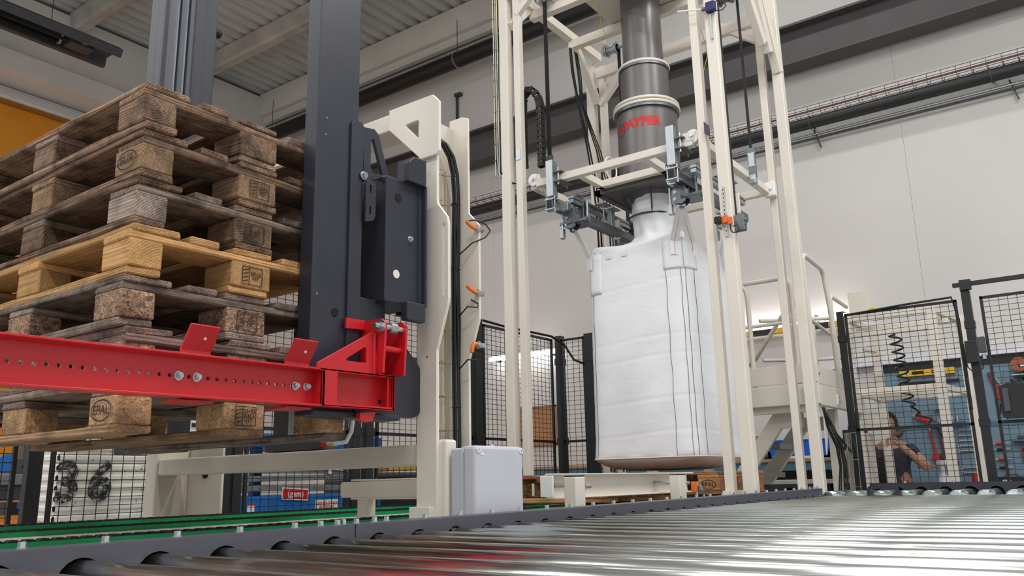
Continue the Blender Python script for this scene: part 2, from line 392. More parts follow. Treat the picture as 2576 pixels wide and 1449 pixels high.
# upper black duct
du = thing('heating_duct', 'long black heating duct hung high along right wall', 'duct', (9.6, 9, 7.55))
MB().cyl((9.62, 4, 7.56), (9.62, 12.95, 7.56), .13, 20).build('duct', 'black', du, smooth=True)
for y in (5.3, 8.0, 10.7, 12.8): MB().ring((9.62, y, 7.56), .134, .012, 20, 4, 'y').build('band', 'galv', du)
MB().tube([(9.62, 4, 7.78), (9.62, 13, 7.78)], .015, 5).build('hanger_rail', 'darkgrey', du)
for y in (5.3, 8.0, 10.7, 12.8): MB().tube([(9.62, y, 7.69), (9.62, y, 8.3)], .006, 4).build('hanger', 'darkgrey', du)
MB().bar((9.97, 8.3, 6.55), (9.97, 8.3, 7.16), .03, .04).box(9.92, 10, 8.2, 8.33, 7.12, 7.17).build('wall_post', 'darkgrey', du)
# radiant heater below girder (left top)
ht = thing('radiant_heater', 'dark radiant tube heater with reflector hung under left roof', 'heater', (5, 11.8, 7.2))
MB().plate([[(11.5, 7.3), (11.56, 7.2), (11.58, 7.2), (11.6, 7.34), (12.0, 7.34), (12.02, 7.2), (12.1, 7.2), (12.12, 7.3), (12.0, 7.38), (11.6, 7.38)]], 'x', .5, 5.85).build('reflector', 'darkgrey', ht)
MB().cyl((.6, 11.72, 7.25), (5.1, 11.72, 7.25), .055, 14).cyl((.6, 11.95, 7.25), (5.1, 11.95, 7.25), .055, 14).build('tube', 'mattblack', ht, smooth=True)
MB().box(5.15, 5.5, 11.68, 11.9, 7.2, 7.33).build('burner', 'darkgrey', ht); MB().cyl((5.3, 11.62, 7.26), (5.36, 11.62, 7.26), .05, 12).build('fan', 'midgrey', ht)
MB().tube([(5.0, 11.55, 7.3), (5.05, 11.8, 7.18), (5.1, 12.1, 7.3)], .02, 6).build('hanger_strap', 'midgrey', ht)
for x in (1.5, 4.9): MB().tube([(x, 11.8, 7.38), (x, 11.8, 8.6)], .006, 4).build('hanger', 'darkgrey', ht)

# ================================================================== ROLLER CONVEYOR
SL = .0039
def zt(x): return SL*(x-1.65)
rc = thing('roller_conveyor', 'wide conveyor of bright steel rollers filling the foreground', 'conveyor', (3, 1, 0))
PIT = .168; RX0 = .905-3*PIT; RR = .04
rme = MB().cyl((0, -2.15, 0), (0, 0, 0), RR, 28).mesh('roller'); 
for p in rme.polygons: p.use_smooth = len(p.vertices) == 4
xs = [RX0+i*PIT for i in range(34)]; xs = [x for x in xs if x < 5.98]
for i, x in enumerate(xs):
    o = mkobj('roller', rme, M['chrome'] if x < 2.3 else M['chromeo']); o.location = (x, 1.77, .564); o.rotation_euler = (0, random.uniform(0, 6.28), 0); setpar(o, rc)
def rail(x0, x1, name):
    pts = [(x0, .634+zt(x0)), (x1, .634+zt(x1)), (x1, .55)]
    for x in reversed([q for q in xs if x0+.03 < q < x1-.03]):
        c = (x, .558); pts += arc(c, .051, 0, math.pi, 10)
    pts += [(x0, .55)]
    o = MB().plate([pts], 'y', 1.75, 1.755).build(name, 'slate', rc)
    f = MB(); b = len(f.v)
    f.plate([[(1.75, 0), (1.752, -.006), (1.81, -.006), (1.81, .002), (1.758, .002), (1.752, .0005)]], 'x', x0, x1)
    for i2, v in enumerate(f.v): f.v[i2] = (v[0], v[1], v[2]+.634+zt(v[0]))
    f.build('rail_flange', 'slate', rc)
rail(-.6, 1.652, 'side_rail'); rail(1.656, 6.0, 'side_rail')
MB().plate([[(-.6, .48), (6.0, .5), (6.0, .63), (-.6, .615)]], 'y', 1.80, 1.81).build('arch_shade_sheet', 'mattblack', rc)  # added black sheet, paints the shade inside the roller arches
bx = [x+.084-.02 for x in xs]+[1.62, 1.69, 1.56, 1.76, 5.93]
for x in bx: bolt(rc, (x, 1.785, .636+zt(x)), (0, 0, 1), .0085, .013)
# cross conveyor at the far end
cc = thing('cross_conveyor', 'second roller conveyor crossing behind the filling tower', 'conveyor', (6.3, 1, 0))
rm2 = MB().cyl((0, 0, 0), (.62, 0, 0), .04, 20).mesh('roller')
for p in rm2.polygons: p.use_smooth = len(p.vertices) == 4
y = 2.2; yy = []
while y > -1.2:
    if not (1.83 < y+.05 and y-.05 < 1.95) : yy.append(y)
    y -= .158
for y in yy:
    if 1.78 < y < 2.0: continue
    o = mkobj('roller', rm2, M['chromeo']); o.location = (6.05, y, .590); setpar(o, cc)
    MB().ring((6.045, y, .590), .036, .005, 16, 4, 'x').build('roller_cap', 'zinc', cc)
def rail2(y0, y1, z1):
    pts = [(y0, z1), (y1, z1), (y1, z1-.075)]
    for y in [q for q in yy if y0+.03 < q < y1-.03]:
        pts += arc((y, z1-.07), .05, 0, math.pi, 8)
    pts += [(y0, z1-.075)]
    MB().plate([pts], 'x', 6.68, 6.686).build('side_rail', 'anthra', cc); MB().box(6.68, 6.74, y0, y1, z1, z1+.006).build('rail_flange', 'anthra', cc)
    MB().box(6.73, 6.74, y0, y1, z1-.1, z1).build('arch_shade_sheet', 'mattblack', cc)  # same added black sheet, darkness of the arch openings put in as colour
    n = int((y1-y0)/.32)
    for i in range(n): bolt(cc, (6.71, y0+.1+i*.32, z1+.006), (0, 0, 1), .009, .012)
rail2(1.99, 2.5, .672); rail2(-1.3, 1.6, .666)
# D-handle
hm = MB(); P = [(1.46, .58), (1.46, .63)]+arc((1.425, .632), .035, 0, math.pi/2, 5)+arc((1.295, .632), .035, math.pi/2, math.pi, 5)+[(1.26, .58), (1.282, .58), (1.282, .626)]+arc((1.3, .626), .018, math.pi, math.pi/2, 4)+arc((1.42, .626), .018, math.pi/2, 0, 4)+[(1.438, .58)]
hm.plate([P], 'x', 6.0, 6.012).build('grab_handle', 'anthra', cc)

# ================================================================== CHAIN CONVEYOR
ch = thing('chain_conveyor', 'pallet chain conveyor with green guide strips beside the rollers', 'conveyor', (2, 2.8, 0))
for sy in (2.30, 2.92, 3.46):
    MB().box(-2, 5.98, sy-.022, sy+.022, .601 if sy == 2.92 else .52, .617).build('guide_strip', 'green', ch)
    if sy == 2.92: MB().box(-2, 5.98, sy-.03, sy+.03, .52, .601).build('cream_strip', 'cream', ch)
    MB().box(-2, 5.98, sy-.045, sy+.045, .42, .52).build('strand_beam', 'cream', ch)
    m = MB(); x = -1.9
    while x < 5.95:
        z = .617+SL*max(0, x-1.65)*.5
        m.plate([[(x, z-.008), (x+.034, z-.008), (x+.034, z+.002), (x+.026, z+.007), (x+.008, z+.007), (x, z+.002)]], 'y', sy-.012, sy-.006)
        m.plate([[(x, z-.008), (x+.034, z-.008), (x+.034, z+.002), (x+.026, z+.007), (x+.008, z+.007), (x, z+.002)]], 'y', sy+.006, sy+.012)
        x += .038
    stuff(m.build('drive_chain', 'black', ch))
MB().box(-2, 2.9, 2.345, 2.42, .50, .60).build('inner_frame', 'cream', ch)
for x in (-1, 1, 3, 5):
    for y in (2.3, 3.46): MB().box(x, x+.08, y-.04, y+.04, 0, .42).build('leg', 'cream', ch)
MB().box(5.0, 5.3, 2.02, 2.06, .58, .66).build('end_plate', 'cream', ch); MB().ring((4.62, 2.04, .645), .05, .007, 18, 5, 'y').build('idler_wheel', 'zinc', ch)

# ================================================================== PALLETS
def rough_board(L, w, h, seg=5, j=.0035, cham=.004):
    v = []; f = []; 
    for i in range(seg+1):
        x = -L/2+L*i/seg
        for (a, b) in ((-1, -1), (1, -1), (1, 1), (-1, 1)):
            v.append((x+(random.uniform(-j, j) if i in (0, seg) else 0), a*w/2+random.uniform(-j, j), b*h/2+random.uniform(-j, j)*.6))
    for i in range(seg):
        for q in range(4):
            p = (q+1) % 4; f.append((i*4+q, i*4+p, (i+1)*4+p, (i+1)*4+q))
    f.append((3, 2, 1, 0)); n = seg*4; f.append((n, n+1, n+2, n+3))
    me = bpy.data.meshes.new('board'); me.from_pydata(v, [], f)
    bm = bmesh.new(); bm.from_mesh(me); bmesh.ops.recalc_face_normals(bm, faces=bm.faces)
    if cham: bmesh.ops.bevel(bm, geom=[e for e in bm.edges if e.calc_face_angle(0) > .6], offset=cham, segments=1, affect='EDGES')
    bm.to_mesh(me); bm.free(); return me
LIB = dict(deckw=[rough_board(1.2, .145, .022) for _ in range(3)], deckn=[rough_board(1.2, .1, .022) for _ in range(3)], string=[rough_board(.8, .145, .022, 3) for _ in range(3)],
           botn=[rough_board(1.2, .1, .022) for _ in range(3)], botw=[rough_board(1.2, .145, .022) for _ in range(2)],
           blkn=[rough_board(.145, .1, .078, 2, .002) for _ in range(3)], blkw=[rough_board(.145, .145, .078, 2, .002) for _ in range(2)])
def pallet(label, corner, mats, blockmats, group, rz=0., jit=.004, stamps=()):
    R0 = thing('euro_pallet', label, 'pallet', corner, group)
    R0.rotation_euler = (0, 0, rz); Wm = Matrix.Translation(Vector(corner)) @ Matrix.Rotation(rz, 4, 'Z')
    def put(name, kind, c, turn, mat):
        o = mkobj(name, random.choice(LIB[kind]), mat)
        c = (c[0]+random.uniform(-jit, jit), c[1]+random.uniform(-jit, jit), c[2])
        o.matrix_basis = Matrix.Translation(c) @ Matrix.Rotation((math.pi/2 if turn else 0)+random.uniform(-jit, jit), 4, 'Z') @ Matrix.Rotation(random.choice((0, math.pi)), 4, 'X')
        o.parent = R0; return o
    for x, kd in ((.05, 'botn'), (.4, 'botw'), (.75, 'botn')): put('bottom_board', kd, (x, .6, .011), True, random.choice(mats))
    blocks = {}
    for i, x in enumerate((.05, .4, .75)):
        for j2, y in enumerate((.0725, .6, 1.1275)):
            blocks[(i, j2)] = put('block', 'blkw' if i == 1 else 'blkn', (x, y, .061), True, random.choice(blockmats))
    for y in (.0725, .6, 1.1275): put('stringer', 'string', (.4, y, .111), False, random.choice(mats))
    for x, kd in ((.0725, 'deckw'), (.2365, 'deckn'), (.4, 'deckw'), (.5635, 'deckn'), (.7275, 'deckw')): put('deck_board', kd, (x, .6, .133), True, random.choice(mats))
    for (ij, face, kind, txt) in stamps:
        b = blocks[ij]; bx_, by_ = (.05, .4, .75)[ij[0]], (.0725, .6, 1.1275)[ij[1]]
        w2 = .0725 if ij[0] == 1 else .05
        if face == '-y': O = Vector((bx_, by_-.0725-.0045, .061)); X = Vector((1, 0, 0)); hw = w2
        else: O = Vector((bx_-w2-.0045, by_, .061)); X = Vector((0, -1, 0)); hw = .0725
        Z = Vector((0, 0, 1)); Nn = X.cross(Z)
        m = MB(); a = len(m.v)
        if kind == 'oval':
            n = 32; rx, rz_ = .052, .03
            for t in range(n):
                c_, s_ = math.cos(2*math.pi*t/n), math.sin(2*math.pi*t/n)
                m.v.append(tuple(O+X*(rx*c_)+Z*(rz_*s_))); m.v.append(tuple(O+X*((rx-.004)*c_)+Z*((rz_-.004)*s_)))
            for t in range(n): u_ = (t+1) % n; m.f.append((a+2*t, a+2*u_, a+2*u_+1, a+2*t+1))
            ts, sx = .036, 1.05
        else:
            w_, h_ = hw*.5, .028
            for (p, q) in (((-w_, -h_), (w_, -h_)), ((w_, -h_), (w_, h_)), ((w_, h_), (-w_, h_)), ((-w_, h_), (-w_, -h_)), ((-w_*.3, -h_), (-w_*.3, h_))):
                m.bar(O+X*p[0]+Z*p[1], O+X*q[0]+Z*q[1], .0008, .002, Z if p[1] == q[1] else X)
            for q in range(4): m.bar(O+X*(-w_*.9)+Z*(-h_*.7+q*h_*.42), O+X*(-w_*.4)+Z*(-h_*.5+q*h_*.42), .0008, .003, Z)
            ts, sx = .018, 1.
        me = m.mesh('stamp')
        tm = textmesh('stamp', txt, ts, .0004)
        off = Vector((0, 0, 0)) if kind == 'oval' else X*(hw*.17)
        bm = bmesh.new(); bm.from_mesh(me)
        for v in tm.vertices: v.co = O+off+X*(v.co.x*sx)+Z*v.co.y+Nn*.0006
        bm.from_mesh(tm); bm.to_mesh(me); bm.free()
        for v in me.vertices: v.co = Wm @ v.co
        o = bpy.data.objects.new('stamp', me); COL.objects.link(o); me.materials.append(M['ink'])
        o.parent = b; o.matrix_parent_inverse = (Wm @ b.matrix_basis).inverted()
    return R0
GP = 'stacked euro pallets in the magazine'
stack = [  # bottom to top
 ('tan euro pallet with oval branded block, lowest of the stack below red arm', [W_OLD[6], W_OLD[4]], [CHIPL, CHIPL], .003, (((0, 0), '-x', 'oval', 'EPAL'), ((1, 0), '-y', 'box', '23-22\n0303\nHT'))),
 ('weathered pinkish euro pallet half hidden behind the red arm', [W_OLD[5], W_OLD[4]], [CHIPD], -.004, ()),
 ('grey weathered euro pallet with chipboard blocks just under the yellow pallet', [W_OLD[4], W_OLD[1]], [CHIPD, CHIPD], .006, (((1, 0), '-y', 'box', 'ES\nHT'),)),
 ('fresh yellow wooden euro pallet, the brightest in the stack', [W_OLD[3]], [W_OLD[3]], -.004, (((1, 0), '-y', 'box', '0016\nHT'),)),
 ('dark grey euro pallet directly on top of the yellow pallet', [W_OLD[1], W_OLD[2]], [W_OLD[4], W_OLD[2]], .005, (((1, 0), '-y', 'box', 'HT'),)),
 ('brown worn euro pallet, second from top of the stack', [W_OLD[0], W_OLD[0], W_OLD[2]], [W_OLD[0], W_OLD[6]], -.006, (((1, 0), '-y', 'box', '0003\nHT'), ((0, 0), '-x', 'oval', 'EUR'))),
 ('brown euro pallet at the very top of the stack', [W_OLD[0], W_OLD[0], W_OLD[5]], [W_OLD[0], W_OLD[2]], .003, ()),
]
for i, (lb, ms, bs, rz, st) in enumerate(stack):
    dx, dy = ((0, 0), (.004, .0), (-.008, .006), (-.004, 0.0), (0.006, .01), (.012, .008), (.004, 0))[i]
    pallet(lb, (1.159+dx, 2.137+dy, .889+i*.1445), ms, bs, GP, rz, .005, st)
pallet('orange-brown euro pallet waiting on chain conveyor beside grey junction box', (3.72, 2.137, .629), [W_OLD[7]], [CHIP], 'pallets on the chain conveyor', 0, .003, (((0, 1), '-x', 'box', '0315'),))
pallet('orange-brown euro pallet with oval mark lying under the white big bag', (5.10, 2.12, .637), [W_OLD[7]], [W_OLD[7]], 'pallets on the chain conveyor', 0, .003, (((0, 0), '-x', 'oval', 'EPAL'),))
# ================================================================== PALLET MAGAZINE
def chan_holes(x0, x1, z0, z1, holes, r, y0, y1, n=12):
    """web plate with a row of real round holes"""
    m = MB(); hs = sorted(holes); edges = [x0]
    for a, b in zip(hs, hs[1:]): edges.append((a+b)/2)
    edges.append(x1); zc = None
    for i, h in enumerate(hs):
        a, b = edges[i], edges[i+1]; zz = 1.033+.0085*(h-.835)
        m.plate([[(a, z0(a)), (b, z0(b)), (b, z1(b)), (a, z1(a))], circ((h, zz), r, n)], 'y', y0, y1)
    return m
za = lambda x: .972+.0085*(x-.8); zb = lambda x: 1.09+.0085*(x-.8)
def lifting_arm(label, yf, sgn):
    """yf: front edge of flanges, sgn=+1 web lies at +Y of the flange edge"""
    t = thing('pallet_lifter', label, 'pallet lifter', (1.3, yf, .97), 'red pallet lifters of the magazine')
    yw0, yw1 = (yf+.045, yf+.053)
    hol = [.835+.0288*i for i in range(-3, 30)]
    X0 = .45
    chan_holes(X0, 1.73, za, zb, [h for h in hol if h > X0+.02], .006, yw0, yw1).build('web', 'red', t)
    for fz, nm, s in ((zb, 'top_flange', -1), (za, 'bottom_flange', 1)):
        m = MB(); m.plate([[(yf, 0), (yf+.052, 0), (yf+.052, s*.011), (yf+.04, s*.009), (yf, s*.006)]], 'x', X0, 2.043)
        m.v = [(v[0], v[1], v[2]+fz(v[0])) for v in m.v]; m.build(nm, 'red', t, .001)
    if sgn > 0:
        for x in (1.262, 1.317, 1.655, 1.698): bolt(t, (x, yf+.045, 1.033+.0085*(x-.835)), (0, -1, 0), .0095, .013, True, 'zinc', .006)
    for x0, x1 in ((1.245, 1.335), (1.59, 1.68)):
        z = zb(x0); m = MB()
        m.quad([(x0, yf+.012, z), (x1, yf+.012, z), (x1, yf+.012, z+.008), (x0, yf+.012, z+.008)])
        pr = [(yf+.012, z), (yf+.012, z+.01), (yf-.03, z+.073), (yf-.024, z+.077), (yf+.02, z+.012), (yf+.02, z)] if sgn > 0 else [(yf+.04, z), (yf+.04, z+.01), (yf+.08, z+.073), (yf+.074, z+.077), (yf+.032, z+.012), (yf+.032, z)]
        MB().plate([pr], 'x', x0, x1).build('guide_tab', 'red', t, .0015)
        if sgn > 0: MB().cyl(((x0+x1)/2+.01, yf-.012, z+.04), ((x0+x1)/2+.01, yf-.006, z+.045), .004, 8).build('tab_hole', 'label', t)
        MB().box(x0+.02, x1+.03, yf+.03, yf+(.125 if sgn > 0 else .05), za(x0)-.009, za(x0)-.002).build('support_finger', 'red', t, .001)
    return t
arm = lifting_arm('bright red lifting arm across the front of the pallet stack', 1.985, 1)
lifting_arm('red lifting arm mostly hidden behind the pallet stack', 3.36, -1)
# bracket at the end of the front arm
yb = 1.985
MB().plate([[(1.724, .981), (2.043, .983), (2.043, 1.101), (1.954, 1.101), (1.958, 1.15), (1.943, 1.243), (1.928, 1.236), (1.702, 1.113), (1.700, 1.095), (1.724, 1.092)],
            [(1.787, .992), (1.787, 1.09), (2.034, 1.094), (2.034, .993)], [(1.822, 1.131), (1.821, 1.137), (1.898, 1.183), (1.909, 1.18), (1.909, 1.132)]], 'y', yb, yb+.008).build('gusset_plate', 'red', arm, .0015)
MB().box(1.787, 2.04, yb+.05, yb+.058, .985, 1.1).build('bracket_web', 'red', arm)
MB().box(1.724, 1.734, yb, yb+.055, .982, 1.09).build('stiffener', 'red', arm); MB().box(2.034, 2.043, yb, yb+.055, .983, 1.1).build('stiffener', 'red', arm)
def cheek(x): 
    P = [(1.955, 1.10), (2.075, 1.10), (2.085, 1.27)]+[(2.075, 1.286), (1.965, 1.286)]+[(1.945, 1.27)]
    MB().plate([P], 'x', x, x+.009).build('cheek_plate', 'red', arm, .0015)
cheek(1.955); cheek(2.055)
MB().plate([[(1.868, 1.286), (1.955, 1.288), (1.955, 1.255), (1.868, 1.25)]], 'y', 2.04, 2.05).build('upper_lug', 'red', arm, .001)
MB().cyl((1.92, 1.965, 1.258), (2.06, 1.965, 1.258), .010, 14).build('pivot_pin', 'zinc', arm, smooth=True)
MB().cyl((1.99, 1.965, 1.258), (2.02, 1.965, 1.258), .019, 16).build('pin_collar', 'galv', arm, smooth=True)
bolt(arm, (1.955, 1.965, 1.258), (-1, 0, 0), .016, .018, True, 'zinc', .012, 'nut')
MB().cyl((1.96, 1.975, 1.187), (2.06, 1.975, 1.187), .011, 14).build('tie_rod', 'red', arm, smooth=True)
MB().cyl((1.945, 1.985, 1.10), (1.945, 1.985, 1.235), .004, 8).build('weld_seam', 'red', arm, smooth=True)
MB().cyl((2.02, 1.995, .995), (2.02, 1.995, 1.092), .003, 8).build('weld_seam', 'red', arm, smooth=True)
MB().cyl((2.022, 2.034, 1.015), (2.022, 2.0345, 1.015), .008, 12).build('bore', 'mattblack', arm)
MB().plate([[(1.9, .97), (1.97, .975), (1.955, .945), (1.92, .94), (1.9, .95)]], 'y', 2.0, 2.02).build('lower_lug', 'red', arm)
# near mast
ms = thing('lifting_mast', 'dark anthracite lifting mast rising in front of right pallet corner', 'mast', (1.83, 2.09, .96), 'masts of the magazine')
MB().plate([[(1.732, 2.06), (1.922, 2.06), (1.922, 2.125), (1.912, 2.125), (1.912, 2.07), (1.742, 2.07), (1.742, 2.125), (1.732, 2.125)]], 'z', .957, 5.2).build('mast_profile', 'anthra', ms, .004)
MB().plate([[(1.88, .99), (1.938, .99), (1.938, 2.0), (1.93, 2.012), (1.888, 2.008), (1.88, 1.995)]], 'y', 2.05, 2.06).build('cover_strip', 'anthra', ms, .002)
for x, z, r in ((1.772, 1.977, .004), (1.771, 1.915, .004), (1.754, 1.352, .004)): MB().cyl((x, 2.059, z), (x, 2.061, z), r, 10).build('rivet', 'midgrey', ms)
MB().ring((1.833, 2.059, 1.301), .0135, .0015, 18, 5, 'y').cyl((1.833, 2.0585, 1.301), (1.833, 2.0605, 1.301), .0125, 16).build('bore', 'mattblack', ms)
MB().plate([[(1.73, .955), (2.12, .955), (2.12, .975), (1.73, .975)]], 'y', 2.03, 2.12).build('foot', 'anthra', ms, .006)
# carriage: folded dark housing between mast and upright
cg = thing('mast_carriage', 'dark folded steel carriage box between mast and beige upright', 'carriage', (2.12, 2.08, .97))
MB().plate([[(2.035, 2.03), (2.215, 2.03), (2.215, 2.0), (2.225, 2.0), (2.225, 2.2), (2.035, 2.2)]], 'z', 1.37, 1.84).build('housing', 'anthra', cg, .008)
MB().plate([[(2.12, 1.835), (2.12, 1.91), (2.149, 1.938), (2.218, 1.942), (2.218, 1.835)]], 'y', 2.0, 2.03).build('upper_ear', 'anthra', cg, .004)
MB().box(2.12, 2.216, 2.0, 2.035, 1.31, 1.38).build('lower_ear', 'anthra', cg, .006)
MB().cyl((2.096, 2.0285, 1.766), (2.096, 2.0305, 1.766), .017, 18).build('bore', 'mattblack', cg); MB().cyl((2.09, 2.0285, 1.476), (2.09, 2.0305, 1.476), .016, 18).build('bore', 'cream', cg)
bolt(cg, (2.161, 2.03, 1.623), (0, -1, 0), .009, .01)
MB().plate([[(1.943, 2.004), (2.0, 2.014), (2.022, 2.0), (2.078, 1.85), (1.952, 1.793)], [(1.984, 1.862), (1.984, 1.966), (1.999, 1.972), (2.046, 1.848), (2.0, 1.84)]], 'y', 2.06, 2.075).build('lifting_eye', 'anthra', cg, .002)
MB().plate([[(1.94, 1.638), (1.978, 1.65), (1.988, 1.67), (1.988, 1.79), (1.978, 1.798), (1.94, 1.793)], [(1.958, 1.67), (1.958, 1.7), (1.966, 1.7), (1.966, 1.67)], [(1.958, 1.75), (1.958, 1.78), (1.966, 1.78), (1.966, 1.75)]], 'y', 2.035, 2.043).build('slotted_bracket', 'anthra', cg, .001)
bolt(cg, (1.935, 2.045, 1.81), (0, -1, 0), .012, .012)
MB().box(1.96, 2.09, 2.08, 2.17, 1.22, 1.38).build('roller_housing', 'anthra', cg, .006)
MB().plate([[(1.96, .972), (2.24, .975)]+arc((2.245, 1.02), .045, -math.pi/2, 0, 6)+[(2.29, 1.15), (2.275, 1.17), (2.18, 1.255), (1.96, 1.255)]], 'y', 2.09, 2.105).build('hook_plate', 'anthra', cg, .002)
MB().box(2.225, 2.26, 2.09, 2.16, 1.36, 1.98).build('guide_rail', 'anthra', cg)
# far mast
fm = thing('lifting_mast', 'scratched blue-grey mast standing behind the left pallet stack', 'mast', (2.1, 3.55, .9), 'masts of the magazine')
MB().plate([[(2.05, 3.37), (2.175, 3.37), (2.175, 3.78), (2.05, 3.78), (2.05, 3.64), (2.06, 3.63), (2.06, 3.55), (2.05, 3.54)]], 'z', .9, 5.4).build('mast_profile', paint('scratched_mast', (46, 48, 58), .5, var=.3, scale=3., stretch=(16, 16, .35)), fm, .006)
for yv in (3.42, 3.5): MB().box(2.044, 2.05, yv, yv+.014, .9, 5.4).build('seam_strip', 'anthra2', fm)
MB().cyl((2.175, 3.4, 2.98), (2.21, 3.4, 2.98), .025, 12).build('end_stop', 'rubber', fm)
# beige gantry
gf = thing('magazine_gantry', 'beige steel portal carrying the pallet magazine', 'gantry', (2.4, 2.8, 0))
FP = [(2.105, .02), (2.01, .02), (2.01, 1.222), (2.005, 1.235), (1.955, 1.392), (1.952, 1.41), (1.952, 1.70), (1.957, 1.728), (2.005, 1.79), (2.008, 1.81), (2.008, 2.2), (2.105, 2.2)]
SLOT = [(1.968, 1.43), (1.968, 1.70), (1.974, 1.707), (1.98, 1.70), (1.98, 1.43), (1.974, 1.423)]
MB().plate([FP, SLOT], 'x', 2.285, 2.3).build('front_flange', 'cream', gf, .003)
BP = [(2.105, .02), (2.01, .02), (2.01, 1.20), (1.955, 1.36), (1.952, 1.74), (2.005, 1.80), (2.005, 2.212), (2.035, 2.225), (2.105, 2.225)]
MB().plate([BP], 'x', 2.475, 2.487).build('rear_flange', 'cream', gf, .003)
MB().box(2.3, 2.475, 2.095, 2.105, .02, 2.19).build('web', 'creamd', gf)
MB().plate([[(2.253, 2.238), (2.26, 2.243), (2.015, 2.243), (1.983, 2.207), (1.983, 2.0), (1.992, 1.985), (2.076, 1.984), (2.253, 2.155)], [(2.159, 2.147), (2.155, 2.153), (2.094, 2.155), (2.088, 2.148), (2.088, 2.08), (2.093, 2.078)]], 'x', 2.268, 2.284).build('gusset_plate', 'cream', gf, .003)
MB().box(2.29, 2.42, 2.1, 3.85, 2.165, 2.24).build('top_beam', 'cream', gf, .006)
MB().box(2.29, 2.40, 2.105, 3.8, .805, .882).build('lower_beam', 'creamd', gf, .008)
MB().box(2.28, 2.46, 3.8, 3.89, .02, 2.2).build('far_upright', 'creamd', gf, .008)
MB().plate([[(3.98, .02), (3.53, .02), (3.53, .94), (3.8, .94), (3.89, .94), (3.89, .885), (4.05, .885), (4.06, .87)]], 'x', 2.46, 2.475).build('far_upright_plate', 'creamd', gf, .004)
MB().cyl((2.455, 3.66, .81), (2.461, 3.66, .81), .022, 14).build('bore', 'mattblack', gf)
MB().box(2.30, 2.36, 1.975, 2.03, .5, .895).build('base_bracket', 'cream', gf, .01)
MB().box(2.26, 2.3, 2.02, 2.12, .5, .66).build('foot_plate', 'cream', gf, .003)
MB().box(2.26, 2.29, 2.105, 2.13, 1.0, 1.2).build('wear_strip', 'galvd', gf)
for y, z in ((2.08, 1.86), (2.055, 1.20), (2.075, 1.83)): MB().cyl((2.284, y, z), (2.286, y, z), .003, 8).build('bore', 'mattblack', gf)
# air cylinder parts under the stack
ac = thing('air_cylinder', 'dark pneumatic cylinder with hose on beige lower beam', 'cylinder', (2.35, 2.9, .88))
MB().box(2.31, 2.39, 2.66, 3.02, .886, .93).build('base_plate', 'darkgrey', ac, .004); MB().box(2.32, 2.38, 2.84, 2.98, .93, 1.1).build('body', 'darkgrey', ac, .004); MB().cyl((2.33, 2.86, .93), (2.33, 2.86, 1.12), .02, 14).build('rod', 'galv', ac, smooth=True)
bolt(ac, (2.35, 2.78, .93), (0, 0, 1), .02, .02); MB().cyl((2.32, 2.68, .905), (2.32, 2.6, .905), .01, 10).build('fitting', 'brass', ac, smooth=True); MB().cyl((2.32, 2.66, .905), (2.32, 2.63, .905), .013, 10).build('red_collar', 'redtool', ac)
MB().tube([(2.33, 2.6, .905), (2.33, 2.53, .91), (2.33, 2.5, .95), (2.34, 2.5, 1.02), (2.35, 2.53, 1.05)], .008, 8).build('hose', 'white', ac, smooth=True)
# low beige shelf channel between uprights
sg = thing('pallet_guide', 'short beige pallet guide channel left of grey junction box', 'guide rail', (2.5, 2.5, .6))
MB().plate([[(2.3, .69), (2.735, .69), (2.742, .7), (2.742, .745), (2.735, .754), (2.3, .757)]], 'x', 2.5, 2.512).build('face_plate', 'cream', sg, .002)
MB().box(2.5, 2.56, 2.3, 2.68, .757, .764).build('top_lip', 'cream', sg, .002); MB().box(2.5, 2.56, 2.3, 2.68, .682, .69).build('bottom_lip', 'cream', sg, .002)
MB().box(2.52, 2.57, 2.6, 2.66, 0, .685).build('post', 'cream', sg, .004)
# grey junction box
jb = thing('junction_box', 'light grey electrical junction box at foot of beige upright', 'junction box', (2.45, 1.92, .6))
MB().box(2.31, 2.585, 1.905, 1.965, .56, .862).build('body', 'grey', jb, .008)
MB().box(2.305, 2.59, 1.845, 1.905, .56, .868).build('cover', 'grey', jb, .012)
MB().box(2.31, 2.585, 1.90, 1.912, .845, .866).build('seal', 'lightgrey', jb)
for x in (2.32, 2.575): MB().cyl((x, 1.842, .853), (x, 1.846, .853), .011, 18).build('cover_screw', 'lightgrey', jb); MB().box(x-.001, x+.001, 1.8405, 1.843, .849, .857).build('screw_slot', 'midgrey', jb)
MB().box(2.334, 2.35, 1.8435, 1.8445, .834, .843).build('rating_label', 'label', jb)
for z in (.865, ): MB().cyl((2.52, 1.94, z), (2.52, 1.94, z+.015), .008, 10).build('gland', 'grey', jb)
